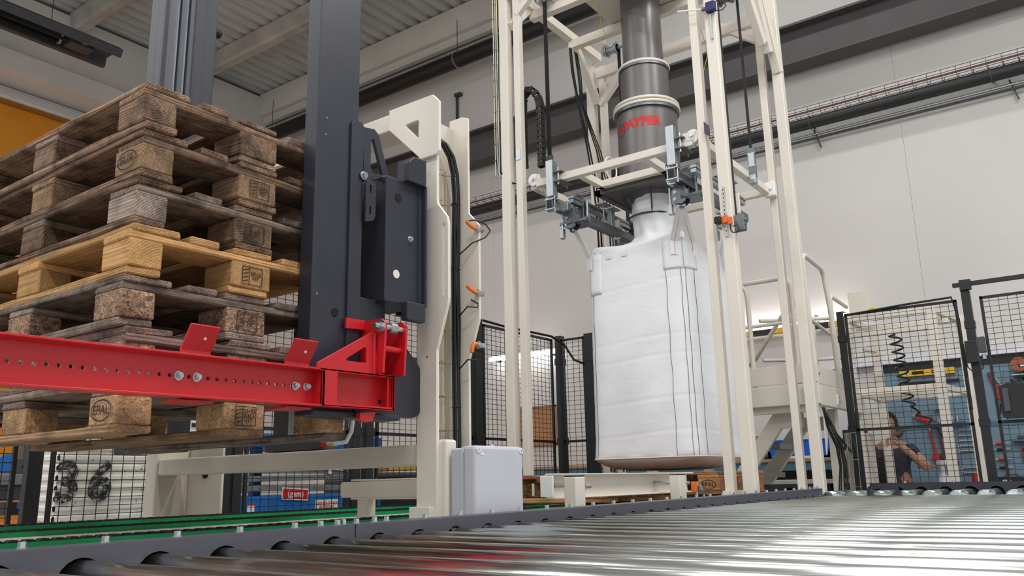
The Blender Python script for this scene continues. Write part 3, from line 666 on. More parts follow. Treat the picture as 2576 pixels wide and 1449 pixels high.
# wire tray and cables inside the upright
wv = thing('upright_wire_tray', 'brass-coloured wire cable tray inside the beige upright', 'cable tray', (2.4, 2.05, .9))
m = MB()
for x in (2.345, 2.375, 2.425): m.tube([(x, 2.08, .87), (x, 2.08, 1.98 if x > 2.35 else 1.94)], .0022, 5)
m.tube([(2.345, 2.04, .87), (2.345, 2.04, 1.94)], .0022, 5)
for i in range(9):
    z = .93+i*.128; m.tube([(2.345, 2.03, z), (2.345, 2.08, z), (2.375, 2.082, z), (2.425, 2.08, z+.006), (2.44, 2.05, z+.004), (2.452, 2.03, z-.004)], .0024, 5)
stuff(m.build('wires', 'brass', wv, smooth=True))
cb = thing('cable_bundle', 'thick bundle of black cables hanging inside the beige upright', 'cable', (2.43, 2.03, .9))
for i in range(7):
    a = i*.9; ox, oy = .0125*math.cos(a), .0125*math.sin(a)
    P = [(2.31, 2.08+oy, 2.11+ox), (2.345, 2.07, 2.105+ox), (2.385+ox, 2.055+oy, 2.08), (2.415+ox, 2.045+oy, 2.03), (2.432+ox, 2.04+oy, 1.96), (2.434+ox, 2.035+oy, 1.86), (2.432+ox*1.2, 2.035+oy, 1.7), (2.427+ox, 2.035+oy, 1.55), (2.43+ox*1.3, 2.035+oy, 1.35), (2.427+ox, 2.035+oy, 1.15), (2.43+ox, 2.035+oy, .95), (2.43+ox, 2.035+oy, .8)]
    MB().tube(P, .0045, 7).build('cable', 'spring', cb, smooth=True)
for i in range(4): MB().ring((2.43, 2.036, 1.02+i*.27), .017, .002, 14, 4).build('cable_tie', 'mattblack', cb)
# cam-lock sensors on rear flange edge
for z, lb in ((1.72, 'orange cable sensor highest on the beige upright edge'), (1.46, 'orange cable sensor in the middle of the upright edge'), (1.255, 'orange cable sensor lowest on the beige upright edge')):
    s = thing('position_sensor', lb, 'sensor', (2.49, 1.95, z), 'orange sensors on the beige upright')
    MB().cyl((2.455, 1.955, z), (2.50, 1.955, z), .0095, 14).build('barrel', 'zinc', s, smooth=True); MB().hexnut((2.462, 1.955, z), (2.47, 1.955, z), .015).build('nut', 'zinc', s)
    MB().tube([(2.457, 1.955, z), (2.445, 1.958, z+.002), (2.43, 1.965, z+.012), (2.42, 1.97, z+.024)] if z > 1.4 else [(2.457, 1.955, z), (2.445, 1.958, z+.004), (2.437, 1.96, z-.01), (2.435, 1.962, z-.032)], .008, 10).build('plug', 'orange', s, smooth=True)
    MB().tube([(2.42, 1.97, z+.024), (2.44, 1.95, z+.03), (2.49, 1.93, z+.02), (2.52, 1.93, z-.0), (2.50, 1.94, z-.03), (2.45, 1.97, z-.06), (2.435, 2.02, z-.1)] if z > 1.7 else [(2.435, 1.965, z-.03), (2.46, 1.95, z-.045), (2.46, 1.95, z-.06), (2.42, 1.97, z-.06), (2.43, 2.02, z-.09)], .003, 6).build('lead', 'rubber', s, smooth=True)
# pallet stop channel in front of chain conveyor
st = thing('pallet_stop', 'cream pallet stop channel on two posts before the white big bag', 'guide rail', (3.8, 2.05, .6))
MB().box(3.12, 4.58, 2.10, 2.108, .663, .772).build('web', 'cream', st)
MB().box(3.12, 4.58, 2.055, 2.108, .766, .772).build('top_flange', 'cream', st, .002); MB().box(3.12, 4.58, 2.055, 2.108, .663, .669).build('bottom_flange', 'cream', st, .002)
MB().box(3.10, 3.112, 2.055, 2.12, .672, .762).build('end_plate', 'white', st, .002)
for x0 in (3.09, 4.12):
    MB().box(x0, x0+.08, 1.93, 1.99, 0, .757).build('post', 'cream', st, .005); MB().box(x0+.002, x0+.078, 1.932, 1.988, .757, .761).build('post_cap', 'mattblack', st)
    MB().cyl((x0+.04, 1.99, .72), (x0+.04, 2.10, .72), .010, 12).build('adjusting_bolt', 'galv', st, smooth=True)
    MB().cyl((x0+.09, 1.95, .715), (x0+.15, 1.95, .715), .010, 12).build('adjusting_bolt', 'galv', st, smooth=True); bolt(st, (x0+.08, 1.95, .715), (1, 0, 0), .017, .016, True)
ss = thing('photo_sensor', 'small orange photo sensor beside the pallet stop post', 'sensor', (4.35, 1.95, .6))
MB().box(4.31, 4.345, 1.93, 1.955, .665, .72).build('body', 'orange', ss, .003); MB().box(4.345, 4.365, 1.93, 1.955, .665, .7).build('bracket', 'darkgrey', ss); MB().cyl((4.33, 1.929, .68), (4.33, 1.931, .68), .004, 8).build('lens', 'printred', ss)
# ================================================================== FILLING TOWER
tw = thing('filling_tower', 'tall cream steel tower of square posts around the white big bag', 'tower', (5.74, 2.77, 0))
CX = {'n': 5.0, 'f': 6.4}
for x in (5.0, 6.4):
    for y in (1.85, 3.63): MB().box(x, x+.075, y, y+.08, 0, 4.68 if (x > 6 and y > 3) else 5.3).build('column', 'cream', tw, .006)
    for y0, y1 in ((1.993, 2.052), (3.522, 3.581)): MB().box(x+.02, x+.08, y0, y1, .4 if x > 6 else 0, 4.62 if (x > 6 and y0 > 3) else 5.2).build('guide_post', 'cream', tw, .005)
# top frame
for y in (3.55, 1.93): MB().box(5.0, 6.45, y, y+.07, 4.68, 4.76).build('top_beam', 'cream', tw, .004)
for x in (5.30, 5.92): MB().box(x, x+.07, 1.95, 3.6, 4.6, 4.68).build('cross_beam', 'cream', tw, .004)
MB().box(6.4, 6.46, 2.0, 3.6, 4.5, 4.6).build('cross_beam', 'cream', tw, .004)
MB().box(5.3, 6.0, 2.4, 3.15, 4.69, 4.70).build('top_plate', 'creamd', tw)
MB().box(5.42, 6.1, 2.45, 3.1, 4.76, 4.77).build('spout_plate', 'hood', tw)
def brace(a, b, w=.06, h=.07): MB().bar(a, b, w, h).build('brace', 'cream', tw, .004)
brace((5.04, 3.62, 4.42), (5.36, 3.6, 4.78)); brace((6.03, 3.6, 4.70), (6.42, 3.6, 4.25)); brace((6.42, 3.58, 4.22), (6.42, 3.2, 4.6)); brace((5.04, 3.55, 4.5), (5.04, 3.2, 4.8), .05, .05)
brace((5.72, 1.9, 4.62), (6.14, 1.9, 4.15), .06, .1); brace((5.98, 1.9, 4.72), (6.26, 1.9, 4.12), .07, .1); brace((6.43, 2.35, 4.6), (6.43, 2.04, 4.36), .05, .06); brace((6.42, 1.88, 4.0), (6.18, 1.9, 4.6), .07, .08)
# pulleys and lifting straps
for i, (px, py, pz) in enumerate(((5.27, 3.38, 4.72), (6.12, 3.25, 4.56), (5.95, 2.1, 4.55))):
    p = thing('strap_pulley', ('steel strap pulley at the upper left corner of tower', 'steel strap pulley beside the grey spout high up', 'dark steel strap pulley at the upper right of tower')[i], 'pulley', (px, py, pz), 'strap pulleys of the tower')
    ax = (0, 1, 0) if i != 1 else (0, 1, 0)
    for dy, r in ((-.05, .06), (-.03, .045), (.03, .045), (.05, .06)):
        MB().cyl((px, py+dy, pz), (px, py+dy+.012, pz), r, 20).build('flange', 'galv' if i < 2 else 'galvd', p, smooth=True)
    MB().cyl((px, py-.05, pz), (px, py+.06, pz), .038, 18).build('drum', 'galv' if i < 2 else 'galvd', p, smooth=True); MB().cyl((px, py-.13, pz), (px, py+.1, pz), .015, 10).build('axle', 'galv', p); MB().box(px-.03, px+.03, py+.08, py+.1, pz-.03, pz+.13).build('hanger', 'creamd', p)
for (x, y, z0, z1, lb, w) in ((5.27, 3.42, 3.28, 4.7, 'black lifting strap left of the energy chain', .035), (6.14, 3.2, 2.9, 4.55, 'black lifting strap behind the grey spout pipe', .03), (5.92, 2.0, 3.18, 4.5, 'black lifting strap right of the front posts', .02)):
    MBs = MB().box(x-.004, x+.004, y-w/2, y+w/2, z0, z1); s = thing('lifting_strap', lb, 'strap', (x, y, z0), 'black lifting straps of the tower')
    MBs.build('webbing', 'rubber', s)
    MB().box(x-.006, x+.006, y-.03, y+.03, z0-.22, z0+.02).build('clamp_plate', 'galvd', s); MB().plate([[(y-.035, z0-.02), (y+.035, z0-.02), (y+.022, z0-.03), (y+.022, z0-.12), (y+.035, z0-.13), (y-.035, z0-.13), (y-.022, z0-.12), (y-.022, z0-.03)]], 'x', x-.01, x-.004).build('serrated_plate', 'galv', s)
    MB().box(x-.025, x+.025, y-.025, y+.025, z0-.27, z0-.2).build('shackle', 'galv', s, .004)
    bolt(s, (x-.025, y, z0-.235), (-1, 0, 0), .012, .01)
# cable tray along left post
vt = thing('tower_cable_tray', 'vertical wire cable tray with cables on left tower post', 'cable tray', (5.0, 3.73, 3))
m = MB()
for y in (3.72, 3.76): m.tube([(4.99, y, 3.1), (4.99, y, 5.2)], .003, 5)
for i in range(15): m.tube([(5.02, 3.715, 3.12+i*.14), (4.985, 3.72, 3.12+i*.14), (4.985, 3.765, 3.12+i*.14), (5.02, 3.77, 3.12+i*.14)], .003, 5)
stuff(m.build('wires', 'brass', vt))
for i, mt in enumerate(('rubber', 'rubber', 'white', 'lightgrey', 'rubber')): MB().tube([(5.0, 3.722+.009*i, 5.2), (5.0, 3.722+.009*i, 3.3), (5.0, 3.71+.009*i, 3.15), (5.02, 3.66+.009*i, 3.06), (5.05, 3.6, 3.04)], .0022 if i > 1 else .006, 6).build('cable', mt, vt, smooth=True)
# energy chain
ec = thing('energy_chain', 'black segmented energy chain looping beside left tower posts', 'cable chain', (5.1, 3.45, 3.0))
pts = [(3.565, z) for z in (3.2, 3.3, 3.4, 3.5, 3.6, 3.68)]+[(3.56, 3.76), (3.54, 3.815), (3.51, 3.84), (3.47, 3.83), (3.435, 3.79), (3.41, 3.74), (3.4, 3.70)]+[(3.395, 3.72-.05*i) for i in range(1, 13)]
path = []
for (a, b), (c, d) in zip(pts, pts[1:]):
    n = max(1, round(math.hypot(c-a, d-b)/.042))
    path += [(a+(c-a)*i/n, b+(d-b)*i/n, c-a, d-b) for i in range(n)]
me = MB().box(-.02, .02, -.021, .021, -.027, -.019).box(-.02, .02, -.021, .021, .019, .027).box(-.026, -.02, -.018, .018, -.025, .025).box(.02, .026, -.018, .018, -.025, .025).mesh('link')
for (a, b, c, d) in path:
    o = mkobj('link', me, 'rubber'); o.location = (5.115, a, b); o.rotation_euler = (math.atan2(d, c), 0, 0); setpar(o, ec)
MB().tube([(5.1, p[0]+.006, p[1]) for p in path[14:]], .004, 6).build('cable', 'yellow', ec, smooth=True); MB().tube([(5.1, p[0]-.008, p[1]) for p in path[14:]], .003, 6).build('cable', 'white', ec, smooth=True)
# hanging cables behind
MEARTH = paint('earth_wire', (170, 164, 70), .5)
hc = thing('hanging_cables', 'black cables hanging between left tower posts and spout', 'cable', (5.7, 3.3, 3))
for dx, r in ((0, .008), (.05, .007), (.2, .006), (.25, .005), (.3, .005)):
    MB().tube([(5.45+dx*.4, 3.3, 4.3), (5.47+dx*.5, 3.3, 4.1), (5.54+dx*.3, 3.3, 3.85), (5.66+dx*.8, 3.3, 3.5), (5.74+dx, 3.3, 3.2), (5.78+dx, 3.3, 2.9), (5.8+dx, 3.3, 2.2), (5.82+dx, 3.3, .8)], r, 6).build('cable', 'rubber', hc, smooth=True)
MB().ring((5.42, 2.95, 3.12), .09, .006, 28, 6, 'y').build('coil', 'white', hc, smooth=True)
MB().tube([(6.0, 2.47, 4.6), (6.1, 2.38, 4.4), (6.12, 2.36, 4.2), (6.08, 2.42, 3.95), (6.05, 2.42, 3.7), (6.12, 2.4, 3.5), (6.2, 2.34, 3.3)], .003, 6).build('earth_wire', MEARTH, hc, smooth=True)
MB().tube([(5.46, 3.0, 4.6), (5.5, 3.02, 4.45), (5.55, 3.0, 4.35), (5.6, 2.97, 4.4)], .003, 6).build('earth_wire', MEARTH, hc, smooth=True)
# limit switch on top and adjustable sensor lower
ls = thing('limit_switch', 'dark blue limit switch with white rod high on front post', 'sensor', (4.98, 1.88, 3.9))
MB().box(4.955, 5.0, 1.835, 1.9, 3.865, 3.935).build('body', 'navy', ls, .004); MB().cyl((4.975, 2.11, 3.955), (4.975, 1.93, 3.905), .006, 8).build('lever_rod', 'white', ls, smooth=True); MB().cyl((4.975, 1.9, 3.9), (4.975, 1.93, 3.9), .014, 12).build('head', 'galvd', ls)
MB().tube([(4.98, 1.835, 3.93), (4.98, 1.80, 3.94), (4.98, 1.77, 3.9), (4.98, 1.76, 3.87), (4.98, 1.79, 3.85), (4.98, 1.83, 3.86)], .004, 6).build('lead', 'rubber', ls, smooth=True)
MB().plate([[(1.873, 3.67), (1.887, 3.67), (1.887, 3.86), (1.873, 3.86)]], 'x', 4.985, 5.0).build('slotted_rail', 'galv', ls)
sw = thing('level_sensor', 'orange and black sensor on slotted rail at front post', 'sensor', (4.98, 1.9, 2.3))
MB().box(4.985, 5.0, 1.886, 1.9, 2.26, 2.6).build('slotted_rail', 'galv', sw)
for i in range(11): MB().box(4.983, 4.986, 1.891, 1.895, 2.29+i*.028, 2.303+i*.028).build('slot', 'mattblack', sw)
MB().box(4.94, 4.985, 1.91, 1.955, 2.345, 2.39).build('head', 'rubber', sw, .006); MB().box(4.965, 4.985, 1.87, 1.912, 2.345, 2.395).build('holder', 'orange', sw, .003); MB().box(4.965, 4.985, 1.845, 1.868, 2.33, 2.38).build('plug', 'orange', sw, .003)
MB().tube([(4.975, 1.857, 2.33), (4.975, 1.86, 2.3), (4.98, 1.85, 2.275), (4.98, 1.82, 2.27), (4.98, 1.805, 2.29), (4.98, 1.815, 2.32), (4.98, 1.845, 2.315)], .004, 6).build('lead', 'rubber', sw, smooth=True)
MB().box(5.02, 5.06, 1.78, 1.85, 2.29, 2.4).cyl((5.03, 1.77, 2.36), (5.03, 1.79, 2.36), .012, 8).cyl((5.03, 1.77, 2.33), (5.03, 1.79, 2.33), .01, 8).build('terminal_block', 'galvd', sw, .004)
MB().plate([[(1.955, 2.97), (1.99, 3.0), (1.99, 3.09), (1.955, 3.05)]], 'x', 4.99, 5.0).build('cover_flap', 'darkgrey', sw)
MB().box(5.015, 5.02, 3.53, 3.575, 3.22, 3.3).build('rail_cover', 'galv', sw)
MB().tube([(5.06, 1.845, z) for z in (4.6, 3.6, 2.6, 2.4)], .006, 6).build('cable', 'rubber', sw, smooth=True)

# ------------------------------------------------------------------ lifting frame
lf = thing('bag_lift_carriage', 'cream horizontal lift carriage with white plastic guide wheels', 'carriage', (5.7, 2.77, 3))
ZF0, ZF1 = 2.962, 3.018
MB().box(5.03, 5.085, 2.1, 3.4, ZF0, ZF1).build('front_bar', 'cream', lf, .004)
MB().box(5.07, 6.42, 2.03, 2.085, ZF0, ZF1).build('side_bar', 'cream', lf, .004); MB().box(5.07, 6.42, 3.42, 3.475, ZF0, ZF1).build('side_bar', 'cream', lf, .004); MB().box(6.36, 6.415, 2.05, 3.45, ZF0, ZF1).build('rear_bar', 'cream', lf, .004)
for y in (3.0, 2.46): MB().box(5.085, 6.36, y, y+.05, ZF0, ZF1).build('inner_bar', 'cream', lf, .004)
for x in (5.36, 6.08): MB().box(x, x+.05, 2.46, 3.05, ZF0, ZF1).build('inner_bar', 'cream', lf, .004)
for x, y, nm in ((5.06, 3.43, 'guide_wheel'), (5.06, 2.10, 'guide_wheel')):
    z = 3.03; MB().cyl((x-.02, y, z), (x+.02, y, z), .05, 22).build(nm, 'white', lf, .004, True)
    s = -1 if y > 3 else 1
    MB().plate([[(y+s*.02-.03, z-.035), (y+s*.06, z-.035), (y+s*.07, z-.01), (y+s*.07, z+.03), (y-.03, z+.03)]], 'x', x-.032, x-.024).build('wheel_fork', 'cream', lf, .002); bolt(lf, (x-.032, y, z), (-1, 0, 0), .012, .012)
MB().box(6.36, 6.42, 1.985, 2.075, 2.94, 3.06).build('slide_block', 'white', lf, .006); bolt(lf, (6.36, 2.02, 3.0), (-1, 0, 0), .012, .012)
MB().cyl((5.09, 3.37, 2.98), (5.12, 3.33, 2.86), .025, 14, .012).build('nozzle', 'galv', lf, smooth=True)
# ------------------------------------------------------------------ telescopic spout
PC = (5.74, 2.77)
sp = thing('filling_spout', 'grey telescopic filling spout pipe with red lettering', 'pipe', (PC[0], PC[1], 2.9))
MB().lathe([(.165, 4.02), (.165, 4.8)], (PC[0], PC[1], 0), 48).build('upper_pipe', 'pipe', sp, smooth=True)
MB().lathe([(.165, 4.04), (.196, 4.02), (.196, 3.64)], (PC[0], PC[1], 0), 48).build('middle_pipe', 'pipe', sp, smooth=True)
MB().lathe([(.2, 3.66), (.243, 3.65), (.243, 3.02)], (PC[0], PC[1], 0), 56).build('lower_pipe', 'pipe', sp, smooth=True)
for z, r in ((4.03, .208), (3.68, .262), (3.645, .268)): MB().lathe([(r-.03, z-.012), (r, z-.012), (r+.005, z-.006), (r+.005, z+.006), (r, z+.012), (r-.03, z+.012)], (PC[0], PC[1], 0), 48).build('sealing_ring', 'cream', sp, smooth=True)
for z, r in ((4.02, .205), (3.63, .262)): MB().lathe([(r-.02, z-.02), (r+.002, z-.02), (r+.002, z)], (PC[0], PC[1], 0), 40).build('clamp_band', 'galvd', sp, smooth=True)
# hood below the frame
hd = MB(); b = len(hd.v); n = 32
sq = []
for i in range(n):
    t = 2*math.pi*i/n; c_, s_ = math.cos(t), math.sin(t); k_ = .30/max(abs(c_), abs(s_)); sq.append((k_*c_, k_*s_))
for (r_, z) in ((None, 2.955), (None, 2.93), (.2, 2.93), (.155, 2.86), (.15, 2.72)):
    for i in range(n):
        t = 2*math.pi*i/n
        x, y = sq[i] if r_ is None else (r_*math.cos(t), r_*math.sin(t))
        hd.v.append((PC[0]+x, PC[1]+y, z))
for L in range(4):
    for i in range(n): j = (i+1) % n; hd.f.append((b+L*n+i, b+L*n+j, b+(L+1)*n+j, b+(L+1)*n+i))
hd.build('hood', 'hood', sp)
m = MB()
for (x0, x1, y0, y1) in ((-.33, -.28, -.33, .33), (.28, .33, -.33, .33), (-.33, .33, -.33, -.28), (-.33, .33, .28, .33)): m.box(PC[0]+x0, PC[0]+x1, PC[1]+y0, PC[1]+y1, 2.925, 2.962)
m.build('hood_frame', 'hood', sp)
MB().ring((PC[0], PC[1], 2.745), .19, .008, 48, 8).build('clamp_hoop', 'darkgrey', sp, smooth=True)
for a in (205, 130, 290, 30):
    t = math.radians(a); MB().tube([(PC[0]+.23*math.cos(t), PC[1]+.23*math.sin(t), 2.93), (PC[0]+.19*math.cos(t), PC[1]+.19*math.sin(t), 2.745)], .006, 6).build('hoop_stay', 'darkgrey', sp)
# lettering wrapped round the lower pipe
def wrap_text(name, txt, size, ang, z, mat, bold=.0, r=.2442, width=None):
    me = textmesh(name, txt, size, bold, 0, 3); xs_ = [v.co.x for v in me.vertices]; w = max(xs_)-min(xs_); x0 = (max(xs_)+min(xs_))/2; k_ = (width/w) if width else 1
    for v in me.vertices:
        t = math.radians(ang)+(v.co.x-x0)*k_/r; v.co = (PC[0]+r*math.cos(t), PC[1]+r*math.sin(t), z+v.co.y)
    o = mkobj(name, me, mat, sp); return o
wrap_text('lettering', 'PAYPER', .098, 194, 3.478, 'printred', .0065, width=.335)
wrap_text('logo_mark', 'P', .085, 148, 3.46, 'printred', .004)
m = MB(); c_ = []
for i in range(28):
    t = 2*math.pi*i/28; a = math.radians(148)+.05*math.cos(t)/.2442; c_.append((PC[0]+.2442*math.cos(a), PC[1]+.2442*math.sin(a), 3.46+.05*math.sin(t)))
m.tube(c_, .0015, 4, True).build('logo_ring', 'darkgrey', sp)

# ------------------------------------------------------------------ hook carriers
def hook_carrier(label, y, s):
    y0 = y
    t = thing('hook_carrier', label, 'hook carrier', (5.05, y, 2.7), 'loop hook carriers')
    # upright square tube at the front bar, clamped with plates
    MB().box(4.965, 5.025, y-.03, y+.03, 2.83, 3.12).build('upright_tube', 'galv', t, .004); MB().box(5.025, 5.03, y-.03, y+.03, 2.83, 3.1).build('tube_side', 'galvd', t)
    MB().box(4.985, 5.14, y-.09*1, y-.035, 3.02, 3.03).box(4.985, 5.14, y-.09, y-.035, 2.945, 2.957).build('clamp_plate', 'galvd', t, .002)
    for x in (5.0, 5.12): MB().cyl((x, y-.062, 2.92), (x, y-.062, 3.06), .005, 8).build('stud', 'zinc', t, smooth=True); bolt(t, (x, y-.062, 3.03), (0, 0, 1), .009, .01)
    MB().box(4.955, 6.3, y-.028, y+.028, 2.735, 2.80).build('square_arm', 'galvd', t, .004); MB().box(4.95, 4.956, y-.022, y+.022, 2.74, 2.795).build('end_plug', 'rubber', t, .006)
    for z in (2.725, 2.802): MB().box(4.96, 5.03, y-.045, y+.045, z, z+.01).build('clamp_plate', 'galv', t, .001)
    for yy_ in (-.038, .038): MB().cyl((4.975, y+yy_, 2.70), (4.975, y+yy_, 2.83), .005, 8).build('stud', 'zinc', t, smooth=True); bolt(t, (4.975, y+yy_, 2.725), (0, 0, -1), .009, .009)
    MB().box(5.12, 6.05, y-s*.09-.02, y-s*.09+.02, 2.80, 2.86).build('guide_profile', 'galv', t, .003); MB().box(5.12, 6.05, y-s*.09-.022, y-s*.09+.022, 2.83, 2.836).build('guide_slot', 'mattblack', t)
    for hx in (5.13, 5.95):
        y = y0-.065 if y0 > 3 else y0+.035
        MB().plate([[(y-.05, 2.62), (y-.02, 2.60), (y+.05, 2.62), (y+.055, 2.70), (y+.03, 2.735), (y-.05, 2.735)]], 'x', hx, hx+.01).plate([[(y-.05, 2.62), (y-.02, 2.60), (y+.05, 2.62), (y+.055, 2.70), (y+.03, 2.735), (y-.05, 2.735)]], 'x', hx+.07, hx+.08).build('hook_cheek', 'galvd', t, .002)
        MB().box(hx+.012, hx+.068, y-.045, y+.045, 2.64, 2.72).build('hook_block', 'galv', t, .004)
        MB().box(hx+.07, hx+.13, y-.03, y+.03, 2.66, 2.78).build('valve_block', 'galvd', t, .004)
        MB().box(hx-.05, hx+.0, y-.02, y+.05, 2.735, 2.80).build('sensor_block', 'galv', t, .003); MB().box(hx+.13, hx+.2, y-.05, y+.0, 2.70, 2.84).build('cylinder_block', 'galvd', t, .004); MB().cyl((hx+.16, y-.065, 2.66), (hx+.16, y-.065, 2.86), .012, 10).build('guide_pin', 'galv', t, smooth=True); MB().plate([[(y-.07, 2.80), (y+.02, 2.80), (y+.045, 2.86), (y-.02, 2.90), (y-.07, 2.87)]], 'x', hx+.1, hx+.108).build('lug_plate', 'galvd', t, .002)
        MB().tube([(hx+.04, y+.02, 2.63), (hx+.04, y+.015, 2.59), (hx+.02, y-.02, 2.575), (hx+.0, y-.03, 2.585)], .009, 8).build('loop_hook', 'galvd', t, smooth=True)
        for yy_, zz in ((-.03, 2.65), (.025, 2.69), (.03, 2.64)): bolt(t, (hx, y+yy_, zz), (-1, 0, 0), .010, .01)
        MB().cyl((hx+.0, y+s*.065, 2.60), (hx+.0, y+s*.065, 2.73), .009, 12).build('piston_rod', 'galv', t, smooth=True); MB().box(hx-.02, hx+.02, y+s*.065-.016, y+s*.065+.016, 2.53, 2.61).build('clevis', 'galv', t, .006)
    y = y0
    ly_ = 3.04 if y0 > 3 else 2.1
    MB().box(5.17, 5.95, ly_-.025, ly_+.025, 2.632, 2.688).build('lower_arm', 'galvd', t, .004); MB().box(5.12, 5.3, min(ly_, y)-.02, max(ly_, y)+.02, 2.64, 2.66).build('arm_plate', 'galvd', t, .003)
    for x in (5.55, 5.7): MB().cyl((x, y-.13, 2.72), (x, y-.13, 2.93), .006, 8).build('stud', 'zinc', t, smooth=True); MB().box(x-.06, x+.06, y-.17, y-.09, 2.88, 2.89).build('strap_plate', 'galv', t, .002)
    MB().box(5.6, 5.66, y-.17, y-.13, 2.66, 2.86).build('rear_bracket', 'galv', t, .004); MB().box(5.66, 5.69, y-.2, y-.15, 2.62, 2.78).build('plastic_stop', 'cream', t, .006)
    MB().tube([(5.3, y-.05, 2.86), (5.4, y-.08, 2.82), (5.55, y-.1, 2.9), (5.65, y-.1, 2.86)], .004, 6).tube([(5.25, y+.03, 2.87), (5.45, y-.06, 2.84), (5.7, y-.05, 2.88)], .004, 6).build('air_hose', 'rubber', t, smooth=True)
    return t
hook_carrier('galvanised loop hook carrier on the left of the lifting frame', 3.235, 1)
hook_carrier('galvanised loop hook carrier close to the front tower posts', 2.235, 1)

# ------------------------------------------------------------------ BIG BAG
BC = (5.73, 2.75)
LV = [(.800, .0, 2.), (.800, .16, 2.2), (.803, .27, 2.8), (.814, .345, 3.8), (.838, .395, 5.), (.868, .425, 7.), (.888, .432, 9.), (.905, .430, 9.), (1.0, .428, 8.), (1.3, .430, 7.), (1.7, .428, 7.), (2.1, .424, 7.), (2.32, .418, 8.), (2.40, .412, 9.), (2.425, .40, 8.), (2.46, .34, 5.), (2.50, .25, 3.2), (2.54, .195, 2.3), (2.58, .172, 2.), (2.66, .168, 2.), (2.74, .172, 2.), (2.76, .178, 2.), (2.80, .175, 2.), (2.9, .165, 2.)]
def lv(z):
    for a, b in zip(LV[1:], LV[2:]):
        if a[0] <= z <= b[0]:
            t = (z-a[0])/max(1e-6, b[0]-a[0]); return a[1]+(b[1]-a[1])*t, a[2]+(b[2]-a[2])*t
    return LV[-1][1:]
def bagpt(th, z, off=0., h=None, p=None):
    if h is None: h, p = lv(z)
    c_, s_ = math.cos(th), math.sin(th)
    r = h/((abs(c_)**p+abs(s_)**p)**(1/p))
    sqv = min(1, max(0, (p-3)/4))
    bul = 0.
    if .9 < z < 2.42:
        f = math.sin((z-.9)/1.52*math.pi)
        face = math.cos(2*th)**2
        bul = .022*f*face+.0012*math.sin(z*23+3*math.sin(th*3))*(.4+.6*face)
        for zs in (1.05, 1.28, 1.58, 1.72, 2.12): bul -= .0022*math.exp(-((z-zs-.02*math.sin(2*th))/.008)**2)
    elif z >= 2.42: bul = .006*math.sin(th*9+z*14)*min(1, (z-2.42)/.05)*(1 if z < 2.72 else .5)
    elif z < .9: bul = .004*math.sin(th*11)*min(1, h/.3)
    r += bul+off
    zz = z
    if 2.36 < z < 2.52:   # corners pulled up by the loops
        zz += .055*(math.sin(2*th)**2)**3*math.exp(-((z-2.425)/.05)**2)
    return (BC[0]+r*c_, BC[1]+r*s_, zz)
zs = []
for a, b in zip(LV, LV[1:]):
    n_ = max(1, int((b[0]-a[0])/.012)) if b[0] > a[0] else 1
    for i in range(n_): zs.append((a[0]+(b[0]-a[0])*i/n_, a[1]+(b[1]-a[1])*i/n_, a[2]+(b[2]-a[2])*i/n_))
zs.append(LV[-1]); m = MB(); NA = 128
for (z, h, p) in zs:
    for i in range(NA): m.v.append(bagpt(2*math.pi*(i+.5)/NA, z, 0, max(h, .001), p))
for L in range(len(zs)-1):
    for i in range(NA): j = (i+1) % NA; m.f.append((L*NA+i, L*NA+j, (L+1)*NA+j, (L+1)*NA+i))
Nb = NT('bag_fabric'); tc = Nb.n('ShaderNodeTexCoord')
no = Nb.n('ShaderNodeTexNoise', i_Scale=2.2, i_Detail=4.); Nb.l(tc, 'Object', no, 'Vector')
sx = Nb.n('ShaderNodeSeparateXYZ'); Nb.l(tc, 'Object', sx, 0)
r = Nb.ramp([(.35, srgb(232, 233, 236)), (.65, srgb(244, 245, 247))]); Nb.l(no, 'Fac', r, 'Fac')
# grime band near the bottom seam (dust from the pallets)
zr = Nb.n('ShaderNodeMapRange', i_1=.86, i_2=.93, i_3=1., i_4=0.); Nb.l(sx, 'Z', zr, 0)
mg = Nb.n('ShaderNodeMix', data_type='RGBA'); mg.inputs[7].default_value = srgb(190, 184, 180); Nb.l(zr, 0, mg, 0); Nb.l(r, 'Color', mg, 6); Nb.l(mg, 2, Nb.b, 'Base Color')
wr1 = Nb.n('ShaderNodeTexNoise', i_Scale=5., i_Detail=7., i_Distortion=1.2); mp = Nb.n('ShaderNodeMapping'); mp.inputs['Scale'].default_value = (1, 1, 2.4); Nb.l(tc, 'Object', mp, 0); Nb.l(mp, 0, wr1, 'Vector')
bp = Nb.n('ShaderNodeBump', i_Strength=.22, i_Distance=.01); Nb.l(wr1, 'Fac', bp, 'Height')
wv1 = Nb.n('ShaderNodeTexWave', i_Scale=90.); Nb.l(tc, 'Object', wv1, 'Vector')
bp2 = Nb.n('ShaderNodeBump', i_Strength=.05, i_Distance=.002); Nb.l(wv1, 'Fac', bp2, 'Height'); Nb.l(bp, 'Normal', bp2, 'Normal'); Nb.l(bp2, 'Normal', Nb.b, 'Normal')
Nb.b.inputs['Roughness'].default_value = .6; Nb.b.inputs['Subsurface Weight'].default_value = .08; Nb.b.inputs['Subsurface Radius'].default_value = (.03, .03, .03)
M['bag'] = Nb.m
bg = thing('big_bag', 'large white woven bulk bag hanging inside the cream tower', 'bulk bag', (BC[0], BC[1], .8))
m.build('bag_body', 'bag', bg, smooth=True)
def vec_th(face, d):
    """angle of the point on a face ('-x' or '-y') at distance d from the near vertical edge"""
    if face == '-x': return math.atan2(-.43+d, -.43)
    return math.atan2(-.43, -.43+d)
mseam = paint('seam_grey', (84, 92, 100), .8); mst = paint('seam_red', (206, 70, 60), .8); mgn = paint('seam_green', (120, 190, 175), .8)
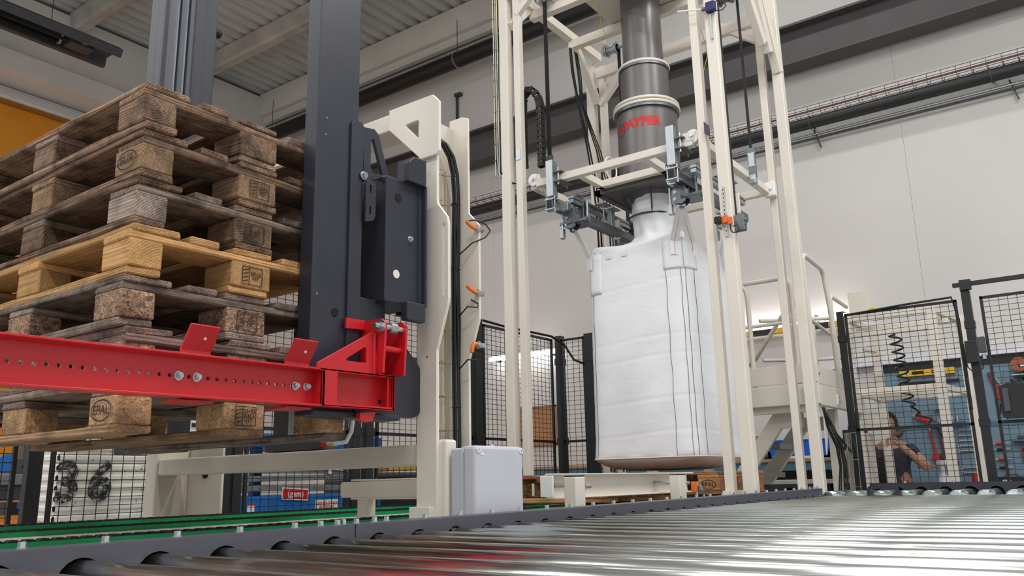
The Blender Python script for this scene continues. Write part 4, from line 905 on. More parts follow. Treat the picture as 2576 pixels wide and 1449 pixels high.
def seam(face, d, z0, z1, mat, r=.0016):
    MB().tube([bagpt(vec_th(face, d+.003*math.sin(i*.7)), z0+(z1-z0)*i/40, .0025) for i in range(41)], r, 4).build('seam', mat, bg)
for f, d in (('-x', .165), ('-x', .035), ('-y', .02), ('-y', .13), ('-x', .80)): seam(f, d, .89, 2.29, mseam)
def patch(face, d0, d1, z0, z1, n=6):
    q = MB(); nz = 10
    for j in range(nz+1):
        for i in range(n+1): q.v.append(bagpt(vec_th(face, d0+(d1-d0)*i/n), z0+(z1-z0)*j/nz, .0025))
    for j in range(nz):
        for i in range(n): a = j*(n+1)+i; q.f.append((a, a+1, a+n+2, a+n+1))
    o = q.build('corner_patch', 'bag', bg, smooth=True); s = o.modifiers.new('solid', 'SOLIDIFY'); s.thickness = .003; return o
patch('-x', .005, .18, 2.2, 2.41); patch('-y', .005, .18, 2.2, 2.41); patch('-x', .70, .85, 2.1, 2.39)
for f, d, mt in (('-x', .10, mst), ('-x', .175, mgn), ('-y', .10, mst), ('-y', .16, mgn), ('-x', .765, mst), ('-x', .71, mgn)): seam(f, d, 2.12 if d > .5 else 2.205, 2.40, mt, .0012)
def band(pts, wd, w, nm, mat='bag'):
    q = MB(); wd = Vector(wd).normalized()
    for p in pts:
        p = Vector(p); q.v.append(tuple(p-wd*w/2)); q.v.append(tuple(p+wd*w/2))
    for i in range(len(pts)-1): q.f.append((2*i, 2*i+1, 2*i+3, 2*i+2))
    o = q.build(nm, mat, bg); s = o.modifiers.new('solid', 'SOLIDIFY'); s.thickness = .003; return o
for (cx, cy, ax_, ay_) in ((-1, -1, 5.16, 2.27), (-1, 1, 5.20, 3.165), (1, -1, 6.0, 2.27), (1, 1, 6.0, 3.165)):
    A = Vector((ax_, ay_, 2.60))
    ka, kb = (.34, .28) if cy < 0 else (.37, .31)
    p1 = Vector((BC[0]+cx*.405, BC[1]+cy*ka, 2.40)); p2 = Vector((BC[0]+cx*kb, BC[1]+cy*.405, 2.40))
    for p, wd in ((p1, (0, 1, 0)), (p2, (1, 0, 0))):
        mid = p.lerp(A, .45)+Vector((0, 0, .006)); low = p-Vector((0, 0, .1))+Vector((cx*.012 if wd[1] else 0, cy*.012 if wd[0] else 0, 0))
        band([low, p+Vector((cx*.01 if wd[1] else 0, cy*.01 if wd[0] else 0, 0)), mid, p.lerp(A, .8), A], (A-p).cross(Vector((cx, cy*.55, 0))), .062, 'lifting_loop')
        MB().tube([q_+Vector((-.004, -.004, 0)) for q_ in (low, p+Vector((cx*.01 if wd[1] else 0, cy*.01 if wd[0] else 0, 0)), mid, A)], .0012, 4).build('stitch', mst, bg)
for dd in (.63, .50): 
    th = vec_th('-x', dd); p = bagpt(th, 2.385, .006); MB().box(p[0]-.004, p[0]+.002, p[1]-.022, p[1]+.022, 2.36, 2.383).build('care_tag', 'label', bg)
MB().tube([bagpt(2*math.pi*i/80, .884, .004) for i in range(80)], .004, 5, True).build('bottom_seam', 'bag', bg, smooth=True)
# ================================================================== SERVICE PLATFORM
pf = thing('service_platform', 'cream service platform with tubular handrails behind the tower', 'platform', (7.2, 2.4, 0))
MB().box(6.7, 6.75, 1.9, 3.5, 1.29, 1.452).build('edge_beam', 'cream', pf, .006); MB().box(6.75, 8.1, 1.9, 1.95, 1.28, 1.445).build('edge_beam', 'cream', pf, .006)
MB().box(6.7, 6.71, 1.9, 3.5, 1.462, 1.612).build('toe_board', 'cream', pf, .003); MB().box(6.71, 8.1, 1.9, 1.91, 1.45, 1.595).build('toe_board', 'cream', pf, .003)
m = MB()
for i in range(44): m.box(6.76+i*.03, 6.764+i*.03, 1.95, 3.5, 1.40, 1.44)
for i in range(16): m.box(6.75, 8.08, 1.98+i*.1, 1.984+i*.1, 1.41, 1.44)
stuff(m.build('deck_grating', 'galvd', pf))
MB().box(6.74, 6.80, 1.92, 3.5, 1.235, 1.29).build('under_beam', 'creamd', pf); MB().box(6.9, 8.05, 3.0, 3.08, 1.15, 1.3).build('under_beam', 'creamd', pf)
for (x, y) in ((6.76, 1.96), (8.0, 1.96), (6.76, 3.4), (8.0, 3.4), (7.35, 1.97)): MB().box(x, x+.08, y, y+.08, 0, 1.29).build('leg', 'cream', pf, .005)
MB().plate([[(6.88, 1.29), (6.98, 1.29), (6.9, 1.0), (6.85, .9)]], 'y', 1.93, 1.94).build('gusset', 'cream', pf)
for z in (1.33, 1.37, 1.41): bolt(pf, (6.7, 2.02, z), (-1, 0, 0), .012, .01)
MB().box(7.18, 7.2, 1.885, 1.9, 1.31, 1.39).build('joint_plate', 'cream', pf); bolt(pf, (6.745, 1.9, 1.53), (0, -1, 0), .01, .01); bolt(pf, (7.19, 1.885, 1.37), (0, -1, 0), .008, .008); bolt(pf, (7.19, 1.885, 1.33), (0, -1, 0), .008, .008)
def hand(pts, r=.02): MB().tube(pts, r, 12).build('handrail', 'cream', pf, smooth=True)
def rnd(a, b, c, r, n=6):
    a, b, c = Vector(a), Vector(b), Vector(c); u = (a-b).normalized(); v = (c-b).normalized(); p = b+u*r; q = b+v*r
    return [p.lerp(b, t).lerp(b.lerp(q, t), t) for t in [i/n for i in range(n+1)]]
hand([(6.73, 2.42, 1.45)]+rnd((6.73, 2.42, 1.45), (6.73, 2.42, 2.34), (6.73, 3.3, 2.34), .12)+[(6.73, 3.4, 2.34)])
hand([(6.9, 2.62, 2.34)]+rnd((6.9, 2.62, 2.34), (6.73, 2.5, 2.34), (6.73, 2.0, 2.34), .1)+rnd((6.73, 2.4, 2.34), (6.73, 2.05, 2.34), (6.73, 2.05, 1.5), .1)+[(6.73, 2.05, 1.46)])
hand([(6.73, 2.46, 1.965), (6.73, 2.05, 1.965)], .016); hand([(7.4, 3.0, 1.55), (7.0, 2.5, 1.72), (6.9, 2.2, 2.05), (6.88, 2.05, 2.15)], .018)
hand([(6.76, 1.93, 1.6)]+rnd((6.76, 1.93, 1.6), (6.70, 1.93, 2.52), (7.3, 1.93, 2.5), .12)+rnd((6.7, 1.93, 2.52), (7.30, 1.93, 2.49), (7.42, 1.93, 2.05), .1)+[(7.40, 1.93, 2.15), (7.43, 1.93, 1.5)], .022)
hand([(7.55, 1.95, 1.6)]+rnd((7.55, 1.95, 1.6), (7.50, 1.95, 2.3), (8.0, 1.95, 2.28), .08)+[(8.05, 1.95, 2.28)], .018)
hand([(7.5, 2.6, 2.15), (8.1, 2.1, 2.2)], .018); hand([(7.95, 2.25, 1.5), (7.95, 2.25, 2.2)], .02); hand([(7.5, 2.6, 1.78), (7.95, 2.24, 1.8), (8.2, 1.75, 1.82), (8.3, 1.9, 1.9)], .016); hand([(7.2, 2.1, 2.1), (7.9, 2.05, 1.98)], .016)
MB().box(7.60, 7.62, 1.66, 1.82, 2.1, 2.32).build('sign_plate', 'cream', pf, .003)
sr = thing('platform_stair', 'steep cream stair with grating treads under the service platform', 'stair', (7.2, 2.8, 0))
for x in (6.86, 7.5):
    MB().plate([[(2.1, 1.24), (2.1, 1.12), (2.28, 1.12), (3.05, .12), (3.05, 0), (3.17, 0), (3.17, .17), (2.34, 1.24)]], 'x', x, x+.05).build('stringer', 'cream', sr, .003)
for i in range(4):
    y = 2.42+i*.18; z = 1.0-i*.23
    MB().box(6.91, 7.5, y-.1, y+.1, z-.03, z).build('tread', 'galvd', sr); MB().box(6.91, 7.5, y-.105, y-.097, z-.04, z+.003).build('nosing', 'galv', sr)
# cable drop beside the right tower post
cd = thing('cable_drop', 'bundle of black cables hanging from platform beside right post', 'cable', (6.6, 1.86, .6))
for i in range(9):
    a = i*.7; dx, dy = .025*math.cos(a), .025*math.sin(a)
    MB().tube([(6.62+dx, 1.86, 1.25), (6.65+dx, 1.83+dy, 1.1), (6.7+dx*1.4, 1.79+dy, .95), (6.7+dx, 1.78+dy, .8), (6.68+dx*1.5, 1.79+dy*1.4, .62)], .0045, 6).build('cable', 'rubber', cd, smooth=True)
MB().tube([(6.68, 1.8, 1.05), (6.8, 1.74, .92), (6.95, 1.72, .86), (7.1, 1.76, .88), (7.18, 1.80, 1.0), (7.19, 1.79, 1.3), (7.18, 1.78, 2.0)], .009, 7).build('looped_cable', 'rubber', cd, smooth=True)
m = MB()
for y in (1.70, 1.73, 1.66): m.tube([(6.7, y, 1.05), (6.7, y+.01, .62)], .0018, 4)
for z in (.65, .85, 1.05): m.tube([(6.7, 1.74, z), (6.7, 1.66, z)], .0018, 4)
stuff(m.build('wire_tray', 'galv', cd))

# ================================================================== SAFETY FENCE
def wires(m, ax, a0, a1, z0, z1, c, da=.06, dz=.042, r=.0017):
    n = int((a1-a0)/da)
    for i in range(n+1):
        a = a0+(a1-a0)*i/n; p = (a, c) if ax == 'x' else (c, a); m.box(p[0]-r, p[0]+r, p[1]-r, p[1]+r, z0, z1)
    n = int((z1-z0)/dz)
    for i in range(n+1):
        z = z0+(z1-z0)*i/n
        if ax == 'x': m.box(a0, a1, c-r+.003, c+r+.003, z-r, z+r)
        else: m.box(c-r+.003, c+r+.003, a0, a1, z-r, z+r)
def panel(label, ax, a0, a1, c, z0=.12, z1=2.06, mid=1.095):
    t = thing('mesh_fence', label, 'safety fence', (a0, c, 0) if ax == 'x' else (c, a0, 0), 'black mesh safety fence panels')
    def fr(nm, p0, p1, za, zb_):
        if ax == 'x': MB().box(p0, p1, c-.01, c+.01, za, zb_).build(nm, 'black', t)
        else: MB().box(c-.01, c+.01, p0, p1, za, zb_).build(nm, 'black', t)
    fr('frame_bar', a0, a1, z1-.02, z1); fr('frame_bar', a0, a1, z0, z0+.02); fr('mid_bar', a0, a1, mid-.011, mid+.011); fr('frame_bar', a0, a0+.02, z0, z1); fr('frame_bar', a1-.02, a1, z0, z1)
    m = MB(); wires(m, ax, a0, a1, z0, z1, c); stuff(m.build('wire_mesh', 'black', t)); return t
def fpost(label, x, y, w=.06, d=.05, z1=2.1):
    t = thing('fence_post', label, 'fence post', (x, y, 0), 'black safety fence posts')
    MB().box(x-w/2, x+w/2, y-d/2, y+d/2, .012, z1).build('post', 'black', t, .003); MB().box(x-.09, x+.09, y-.08, y+.08, 0, .012).build('foot_plate', 'black', t)
    for z in (.35, 1.1, 1.85): MB().box(x-w/2-.005, x+w/2+.005, y-d/2-.006, y+d/2+.006, z-.03, z+.03).build('hinge_bracket', 'black', t)
    return t
panel('black mesh fence panel left of the white container marked 36', 'x', .9, 1.86, 4.3)
panel('black mesh fence panel in front of the white container marked 36', 'x', 2.02, 2.95, 4.3)
panel('black mesh fence panel in front of the blue scissor lift', 'x', 3.15, 3.97, 4.3)
panel('black mesh fence panel seen between red arm and beige upright', 'x', 4.24, 5.33, 4.3)
pb = panel('black mesh fence panel behind the left tower posts', 'x', 5.48, 6.55, 4.3)
panel('narrow black mesh fence panel just left of the white big bag', 'y', 3.98, 4.24, 6.62)
for i, (x, w) in enumerate(((1.94, .07), (3.01, .06), (3.09, .06), (4.04, .07), (4.16, .07), (5.40, .1))):
    fpost(('black fence post left of the white container', 'black fence post beside wrapped black bundle', 'black fence post left of the scissor arms', 'black fence post under hook plate of the carriage', 'black fence post beside the blue lift column', 'black fence post right of the beige upright')[i], x, 4.3, w)
fpost('black fence corner post between left tower posts and big bag', 6.66, 4.28, .07, .07); fpost('black fence post touching the left edge of big bag', 6.62, 3.92, .06, .1, 2.08)
fl = MB().tube([(5.48, 4.29, 2.09), (5.8, 4.28, 2.075), (6.2, 4.28, 2.08), (6.5, 4.27, 2.08), (6.62, 4.2, 2.0), (6.62, 4.1, 1.85), (6.6, 3.98, 1.80)], .011, 8).build('fence_cable', 'rubber', None, 0, True); tag(fl, 'black cable lying along top of fence left of big bag', 'cable')
panel('black mesh gate panel in front of cream shelf rack', 'y', .92, 1.77, 7.2)
panel('black mesh fence panel at far right edge before the tool wall', 'y', -.6, .76, 7.2, .12, 2.06, 1.1)
fpost('black fence post right of the service platform', 7.2, 1.805, .05, .05, 2.08); gp = fpost('black gate post with electric lock near right edge', 7.2, .85, .06, .06, 2.12)
MB().box(7.15, 7.19, .80, .88, 2.12, 2.2).build('top_clamp', 'black', gp); MB().box(7.17, 7.21, -.6, .93, 2.155, 2.185).build('head_rail', 'black', gp)
MB().box(7.13, 7.17, .82, .90, 1.55, 1.72).build('lock_body', 'black', gp, .004); MB().box(7.12, 7.165, .76, .81, 1.62, 1.74).build('lock_key', 'darkgrey', gp, .004); MB().cyl((7.14, .78, 1.57), (7.14, .78, 1.61), .016, 12).build('lock_gland', 'galv', gp); MB().tube([(7.14, .78, 1.57), (7.13, .80, 1.5), (7.13, .86, 1.47), (7.13, .90, 1.52), (7.15, .91, 1.7)], .005, 6).build('lead', 'rubber', gp, smooth=True)
dbx = thing('gate_handle', 'black plastic gate handle box at the far right fence', 'handle', (7.15, .6, 1.2))
MB().plate([[(.56, 1.12), (.70, 1.12), (.72, 1.14), (.72, 1.36), (.66, 1.38), (.55, 1.37), (.50, 1.25), (.50, 1.2)]], 'x', 7.14, 7.19).build('housing', 'black', dbx, .004); MB().box(7.12, 7.14, .66, .70, 1.17, 1.34).build('grip', 'darkgrey', dbx, .004)
MB().tube([(7.185, 1.76, 2.05), (7.18, 1.74, 2.045), (7.18, 1.3, 2.07), (7.18, .95, 2.08), (7.18, .92, 1.9), (7.18, .92, 1.2)], .009, 6).build('edge_cable', 'rubber', gp, smooth=True)

# ================================================================== SHELF FRAME BEHIND GATE
sf = thing('shelf_rack', 'open cream steel rack standing behind the mesh gate', 'rack', (8.2, 1.5, 0))
for (x, y) in ((8.0, 1.93), (8.0, 1.2), (8.75, 1.86), (8.75, 1.08)): MB().box(x, x+.075, y, y+.075, 0, 2.19).build('post', 'cream', sf, .004)
for z in (2.13, 1.44): 
    for x in (8.0, 8.75): MB().box(x+.008, x+.058, 1.1 if x > 8.5 else 1.22, 1.97, z, z+.06).build('rail', 'cream', sf, .004)
    for y0, y1 in ((1.93, 1.88), (1.2, 1.1)): MB().bar((8.06, y0+.036, z+.028), (8.77, y1+.036, z+.028), .05, .05).build('rail', 'cream', sf, .004)
MB().box(8.3, 8.35, 1.15, 1.95, 2.06, 2.11).build('rail', 'cream', sf, .004); MB().box(8.01, 8.06, 1.24, 1.93, 1.98, 2.03).build('rail', 'cream', sf, .004)
for z in (1.455, 1.485): bolt(sf, (8.0, 1.97, z), (-1, 0, 0), .014, .012)
MB().box(8.1, 8.2, 1.85, 1.95, 2.19, 2.22).build('junction', 'redtool', sf); MB().box(8.1, 8.2, 1.72, 1.82, 2.2, 2.25).build('clip', 'yellow', sf)
sb_ = MB(); pts = []
for i in range(220):
    t = i/219; a = t*2*math.pi*9; r_ = .05; z = 2.02-.68*t
    pts.append((8.33+r_*math.cos(a), 1.62-.05*t+r_*math.sin(a), z))
pts += [(8.33, 1.52, 1.31)]
for i in range(60):
    t = i/59; a = t*2*math.pi*1.6; pts.append((8.35+.05*math.cos(a)*(1-t*.6), 1.50-.12*t+.05*math.sin(a)*(1-t*.6), 1.28-.14*t))
pts += [(8.36, 1.33, 1.05), (8.36, 1.30, .95)]
tag(sb_.tube(pts, .009, 7).build('coil_hose', 'spring', None, 0, True), 'black spiral air hose hanging inside the cream shelf rack', 'hose')

# ================================================================== BENCH AND TOOL WALL
wb = thing('workbench', 'long workbench with blue apron along the right wall', 'workbench', (9.6, 3.5, 0))
MB().box(9.25, 9.93, 2.25, 8.2, .89, .925).build('worktop', 'bench', wb, .004); MB().box(9.28, 9.32, 2.3, 8.1, .8, .89).build('apron', 'benchblue', wb)
for y in (2.3, 3.8, 5.3, 6.8, 8.0): MB().box(9.3, 9.38, y, y+.08, 0, .8).box(9.8, 9.88, y, y+.08, 0, .8).build('leg', 'darkgrey', wb)
MB().box(9.3, 9.85, 2.3, 8.0, .3, .33).build('lower_shelf', 'darkgrey', wb); MB().box(9.86, 9.88, 2.3, 8.0, .33, .8).build('back_panel', 'darkgrey', wb)
tr = thing('trestle_table', 'low grey table with clutter in front of the workbench', 'table', (8.9, 3, 0))
MB().box(8.6, 9.1, 2.2, 3.9, .66, .70).build('top', 'lightgrey', tr, .004)
for y in (2.3, 2.95, 3.7): MB().bar((8.65, y, 0), (8.65, y+.12, .66), .03, .03).bar((8.65, y+.25, 0), (8.65, y+.12, .66), .03, .03).build('leg', 'black', tr)
tag(MB().box(8.7, 8.8, 3.05, 3.3, .70, .72).build('red_tray', 'redtool', None, .003), 'small red tray on the low grey table', 'tray'); tag(MB().box(8.72, 8.78, 3.16, 3.24, .72, .75).build('tape_roll', 'yellow', None, .003), 'yellow tape box lying on the red tray', 'box')
bb = thing('storage_bin', 'bright blue storage bin on the workbench right of stair', 'bin', (9.6, 2.9, .925))
MB().plate([[(2.62, .925), (3.32, .925), (3.38, 1.13), (2.56, 1.13)], [(2.66, .95), (2.62, 1.11), (3.32, 1.11), (3.28, .95)]], 'x', 9.45, 9.8).build('shell', 'binblue', bb); MB().box(9.45, 9.46, 2.62, 3.32, .93, 1.1).build('front', 'binblue', bb); MB().box(9.44, 9.81, 2.55, 3.39, 1.12, 1.135).build('rim', 'binblue', bb, .004)
tag(MB().box(9.3, 9.42, 2.75, 3.2, .925, .95).build('keyboard', 'white', None, .004), 'white keyboard on the workbench before the blue bin', 'keyboard')
mo = thing('monitor', 'dark monitor on the workbench beside platform leg', 'monitor', (9.6, 2.4, .925)); MB().box(9.6, 9.63, 2.26, 2.52, 1.0, 1.22).build('screen', 'black', mo, .004); MB().box(9.58, 9.68, 2.35, 2.43, .925, 1.0).build('stand', 'black', mo)
MB().box(9.55, 9.75, 3.42, 3.6, .925, 1.2).build('cardboard_box', 'cork', None, .003); tag(bpy.data.objects['cardboard_box'], 'brown cardboard box behind the blue storage bin', 'box')
ck = thing('cork_board', 'brown cork notice board on wall behind fence', 'notice board', (9.95, 6.8, 1.2)); MB().box(9.955, 9.98, 6.53, 7.12, 1.26, 1.78).build('panel', 'cork', ck)
m = MB()
for a in ((6.51, 6.53, 1.24, 1.8), (7.12, 7.14, 1.24, 1.8)): m.box(9.945, 9.985, *a)
m.box(9.945, 9.985, 6.51, 7.14, 1.78, 1.8).box(9.945, 9.985, 6.51, 7.14, 1.24, 1.26).build('frame', 'bench', ck)
def tube_lamp(label, y0, y1, z, hous):
    t = thing('tube_lamp', label, 'lamp', (9.85, y0, z), 'tube lamps over the workbenches')
    MB().cyl((9.86, y0, z), (9.86, y1, z), .026, 14).build('tube', 'lamp', t, smooth=True); n = max(2, int((y1-y0)/.25))
    if hous:
        for i in range(n): MB().box(9.84, 9.93, y0+(y1-y0)*i/n, y0+(y1-y0)*(i+1)/n, z-.11, z-.05).build('housing', 'black' if i % 2 else 'yellow', t)
    else: MB().box(9.88, 9.95, y0, y1, z+.01, z+.05).build('housing', 'lightgrey', t)
    for y in (y0+.1, y1-.1): MB().box(9.9, 10., y-.01, y+.01, z-.04, z+.06).build('bracket', 'darkgrey', t)
tube_lamp('glowing tube lamp behind mesh fence left of big bag', 6.4, 7.6, 2.545, False); tube_lamp('glowing tube lamp with striped bar behind platform handrail', 2.95, 3.85, 2.53, True); tube_lamp('glowing tube lamp with striped bar behind right platform rail', 2.35, 2.86, 2.53, True)
# perforated tool wall
Np = NT('pegboard'); tc = Np.n('ShaderNodeTexCoord'); v = Np.n('ShaderNodeTexVoronoi', i_Scale=34., i_Randomness=0.); Np.l(tc, 'Object', v, 'Vector'); rp = Np.ramp([(.26, srgb(56, 72, 84)), (.34, srgb(112, 138, 154))]); Np.l(v, 'Distance', rp, 'Fac'); Np.l(rp, 'Color', Np.b, 'Base Color'); Np.b.inputs['Roughness'].default_value = .45
pg = thing('tool_wall', 'blue-grey perforated tool board on right wall behind fence', 'tool board', (9.95, 1, .6))
for y0, y1 in ((1.28, 2.15), (.32, 1.27), (-.64, .31), (-1.6, -.65)):
    MB().box(9.955, 9.975, y0, y1, 1.25, 1.84).build('perforated_panel', Np.m, pg); MB().box(9.955, 9.975, y0, y1, .6, 1.2).build('perforated_panel', Np.m, pg)
MB().box(9.94, 9.98, -1.6, 2.15, 1.84, 1.92).build('top_rail', 'black', pg); MB().box(9.945, 9.98, -1.6, 2.15, 1.2, 1.25).build('mid_rail', 'benchblue', pg)
MB().box(9.9, 9.98, -1.6, 3.0, 1.93, 1.99).build('cable_duct', 'lightgrey', pg)
TX = 9.95
def tool(name, label, cat, parts, c, group='tools on the perforated wall'):
    t = thing(name, label, cat, c, group)
    for nm, mb, mt in parts: mb.build(nm, mt, t, .0015)
    return t
tool('spirit_level', 'long yellow spirit level hanging at top of tool wall', 'spirit level', [('body', MB().plate([[(1.93, 1.775), (1.38, 1.775), (1.38, 1.84), (1.93, 1.84)], [(1.8, 1.79), (1.8, 1.825), (1.68, 1.825), (1.68, 1.79)], [(1.6, 1.79), (1.6, 1.825), (1.5, 1.825), (1.5, 1.79)]], 'x', 9.91, TX), 'yellow'), ('vial', MB().box(9.92, 9.94, 1.69, 1.79, 1.80, 1.815), 'black'), ('vial', MB().box(9.92, 9.94, 1.51, 1.59, 1.80, 1.815), 'white'), ('print', MB().box(9.908, 9.91, 1.83, 1.9, 1.79, 1.82), 'label')], (9.92, 1.65, 1.78))
tool('steel_ruler', 'thin dark steel bar hanging below the yellow level', 'bar', [('bar', MB().box(9.93, TX, 1.35, 1.9, 1.685, 1.715), 'black'), ('knob', MB().cyl((9.91, 1.89, 1.68), (9.95, 1.89, 1.68), .018, 10), 'darkgrey')], (9.94, 1.6, 1.7))
tool('pipe_wrench', 'red pipe wrench hanging slanted below frame rail', 'wrench', [('handle', MB().bar((9.93, 1.73, 1.30), (9.93, 1.66, 1.22), .03, .035, (1, 0, 0)), 'redtool'), ('jaw', MB().plate([[(1.83, 1.36), (1.77, 1.37), (1.72, 1.31), (1.74, 1.28), (1.79, 1.3), (1.82, 1.31)]], 'x', 9.91, 9.95), 'redtool'), ('tip', MB().box(9.915, 9.945, 1.81, 1.85, 1.33, 1.36), 'galv')], (9.93, 1.75, 1.3))
tool('hose_clamp', 'grey horseshoe clamp hanging right of the red wrench', 'clamp', [('arc', MB().tube([(9.93, 1.60+.05*math.cos(a*.35), 1.34+.07*math.sin(a*.35)) for a in range(-4, 8)], .014, 8), 'midgrey')], (9.93, 1.6, 1.33))
for i in range(5): tool('socket', ('chrome socket standing first from left on blue ledge', 'chrome socket second from left on blue ledge', 'chrome socket third from left on blue ledge', 'chrome socket fourth from left on blue ledge', 'chrome socket last on right of blue ledge')[i], 'socket', [('barrel', MB().cyl((9.91, 1.60-.045*i, 1.262), (9.91, 1.60-.045*i, 1.30+.014*(i % 3)), .017, 12), 'zinc'), ('square_end', MB().cyl((9.91, 1.60-.045*i, 1.30+.014*(i % 3)), (9.91, 1.60-.045*i, 1.32+.014*(i % 3)), .011, 12), 'zinc')], (9.91, 1.6-.045*i, 1.26))
MB().box(9.87, 9.955, 1.35, 1.65, 1.245, 1.262).build('ledge', 'benchblue', pg)
for i, (y, lb) in enumerate(((1.70, 'long red handled stilson wrench, left of three'), (1.62, 'long dark brown handled wrench between two red ones'), (1.54, 'long red handled stilson wrench, right of three'))):
    mt = 'redtool' if i != 1 else paint('rust', (94, 48, 44), .6)
    tool('stilson_wrench', lb, 'wrench', [('handle', MB().bar((9.93, y+.0, 1.19), (9.93, y-.03, .93), .022, .026, (1, 0, 0)), mt), ('eye', MB().cyl((9.93, y, 1.19), (9.93, y, 1.205), .01, 8), 'galv'), ('jaw', MB().plate([[(y-.07, .93), (y, .94), (y+.01, .89), (y-.03, .87), (y-.03, .85), (y-.075, .85), (y-.06, .9)]], 'x', 9.91, 9.95), mt), ('lower_jaw', MB().box(9.915, 9.945, y-.07, y-.03, .82, .85), 'black')], (9.93, y, .9))
for i in range(7):
    z = 1.165-.052*i-(.12 if i > 4 else 0); tool('spanner', 'chrome combination spanner number %s from the top of rack' % ('one', 'two', 'three', 'four', 'five', 'six', 'seven')[i], 'spanner', [('shaft', MB().box(9.93, 9.945, 1.28, 1.43, z-.006, z+.006), 'zinc'), ('ring', MB().ring((9.937, 1.44, z), .013, .005, 14, 5, 'x'), 'zinc'), ('jaw', MB().plate([[(1.275, z-.012), (1.285, z-.014), (1.285, z+.014), (1.275, z+.012), (1.255, z+.016), (1.265, z+.005), (1.265, z-.005), (1.255, z-.016)]], 'x', 9.93, 9.945), 'zinc')], (9.94, 1.35, z))
tool('circular_saw', 'orange and black power tool at upper right of tool wall', 'power tool', [('motor', MB().cyl((9.84, .78, 1.80), (9.95, .78, 1.80), .075, 18), paint('rust_orange', (150, 84, 44), .5)), ('handle', MB().ring((9.88, .66, 1.79), .07, .022, 18, 8, 'x'), 'black'), ('foot', MB().box(9.82, 9.95, .58, .86, 1.69, 1.70), 'galv'), ('badge', MB().box(9.835, 9.84, .7, .78, 1.77, 1.80), 'black'), ('label', MB().box(9.833, 9.836, .71, .77, 1.775, 1.795), 'label')], (9.9, .72, 1.72))
tool('grease_gun', 'long red and grey grease gun right of the gate post', 'grease gun', [('barrel', MB().cyl((9.93, 1.05, 1.70), (9.93, 1.0, 1.47), .022, 12), 'redtool'), ('head', MB().cyl((9.93, 1.055, 1.70), (9.93, 1.065, 1.75), .02, 10), 'darkgrey'), ('lever', MB().bar((9.93, 1.03, 1.72), (9.93, .97, 1.6), .012, .012), 'galv')], (9.93, 1.03, 1.6))
tool('oil_can', 'yellow topped clear oil can with thin spout on tool wall', 'oil can', [('bottle', MB().lathe([(.0, 1.44), (.035, 1.44), (.035, 1.51), (.02, 1.54), (.0, 1.54)], (9.91, .88, 0), 14), 'lightgrey'), ('cap', MB().cyl((9.91, .88, 1.53), (9.91, .88, 1.56), .032, 12), 'yellow'), ('spout', MB().tube([(9.91, .88, 1.56), (9.91, .90, 1.62), (9.91, .94, 1.68), (9.91, .93, 1.76)], .006, 6), 'galvd'), ('handle', MB().tube([(9.91, .88, 1.57), (9.91, .85, 1.62), (9.91, .88, 1.66)], .012, 6), 'black')], (9.91, .88, 1.44))
tool('yellow_tester', 'yellow triangular level hanging below the oil can', 'level', [('body', MB().plate([[(.84, 1.32), (.76, 1.30), (.79, 1.40), (.84, 1.41)]], 'x', 9.92, 9.95), 'yellow'), ('window', MB().box(9.915, 9.92, .79, .82, 1.33, 1.36), 'black')], (9.93, .8, 1.3))
tool('hammer', 'black handled hammer lying horizontal right of oil can', 'hammer', [('handle', MB().cyl((9.93, .78, 1.66), (9.93, .55, 1.67), .014, 10), 'black'), ('head', MB().box(9.91, 9.95, .79, .82, 1.63, 1.70), 'darkgrey'), ('neck', MB().cyl((9.93, .84, 1.655), (9.93, .78, 1.66), .006, 8), 'zinc')], (9.93, .7, 1.65))
tool('tape_holder', 'yellow block with dark clips on the lower right shelf', 'box', [('body', MB().box(9.88, 9.95, .66, .80, 1.06, 1.10), 'yellow'), ('clip', MB().box(9.875, 9.95, .71, .73, 1.055, 1.11), 'black'), ('grip', MB().box(9.88, 9.95, .82, .9, 1.06, 1.09), 'darkgrey')], (9.92, .74, 1.06))
MB().box(9.87, 9.955, .55, .95, 1.035, 1.055).build('ledge', 'benchblue', pg)
tool('red_drill', 'red hand drill hanging at lower right of tool wall', 'drill', [('body', MB().plate([[(.88, .86), (.88, .97), (.84, 1.0), (.78, .98), (.76, .86), (.8, .82)], [(.82, .88), (.82, .93), (.85, .93), (.85, .88)]], 'x', 9.91, 9.95), 'redtool'), ('bit', MB().cyl((9.93, .82, .82), (9.93, .82, .72), .006, 8), 'galv'), ('gear', MB().cyl((9.9, .85, .95), (9.91, .85, .95), .02, 12), 'black')], (9.93, .82, .72))
tool('t_bar', 'black T-handled bar hanging beside the red drill', 'bar', [('shaft', MB().cyl((9.93, .66, 1.0), (9.93, .58, .62), .009, 8), 'black'), ('cross', MB().cyl((9.93, .76, .985), (9.93, .55, .99), .009, 8), 'black'), ('hook', MB().box(9.92, 9.95, .65, .67, .96, 1.0), 'galv')], (9.93, .64, .62))
for i, z in enumerate((1.02, .96, .86, .78)): tool('clamp_bar', ('thin red screwdriver uppermost beside the spanner rack', 'thin chrome rod second beside spanner rack', 'red gripped clamp third beside spanner rack', 'dark bar lowest beside spanner rack')[i], 'tool', [('rod', MB().cyl((9.93, 1.2, z), (9.93, .98, z), .005, 8), 'zinc'), ('grip', MB().cyl((9.93, 1.1, z), (9.93, 1.04, z), .014, 8), 'redtool' if i % 2 == 0 else 'black')], (9.93, 1.1, z))
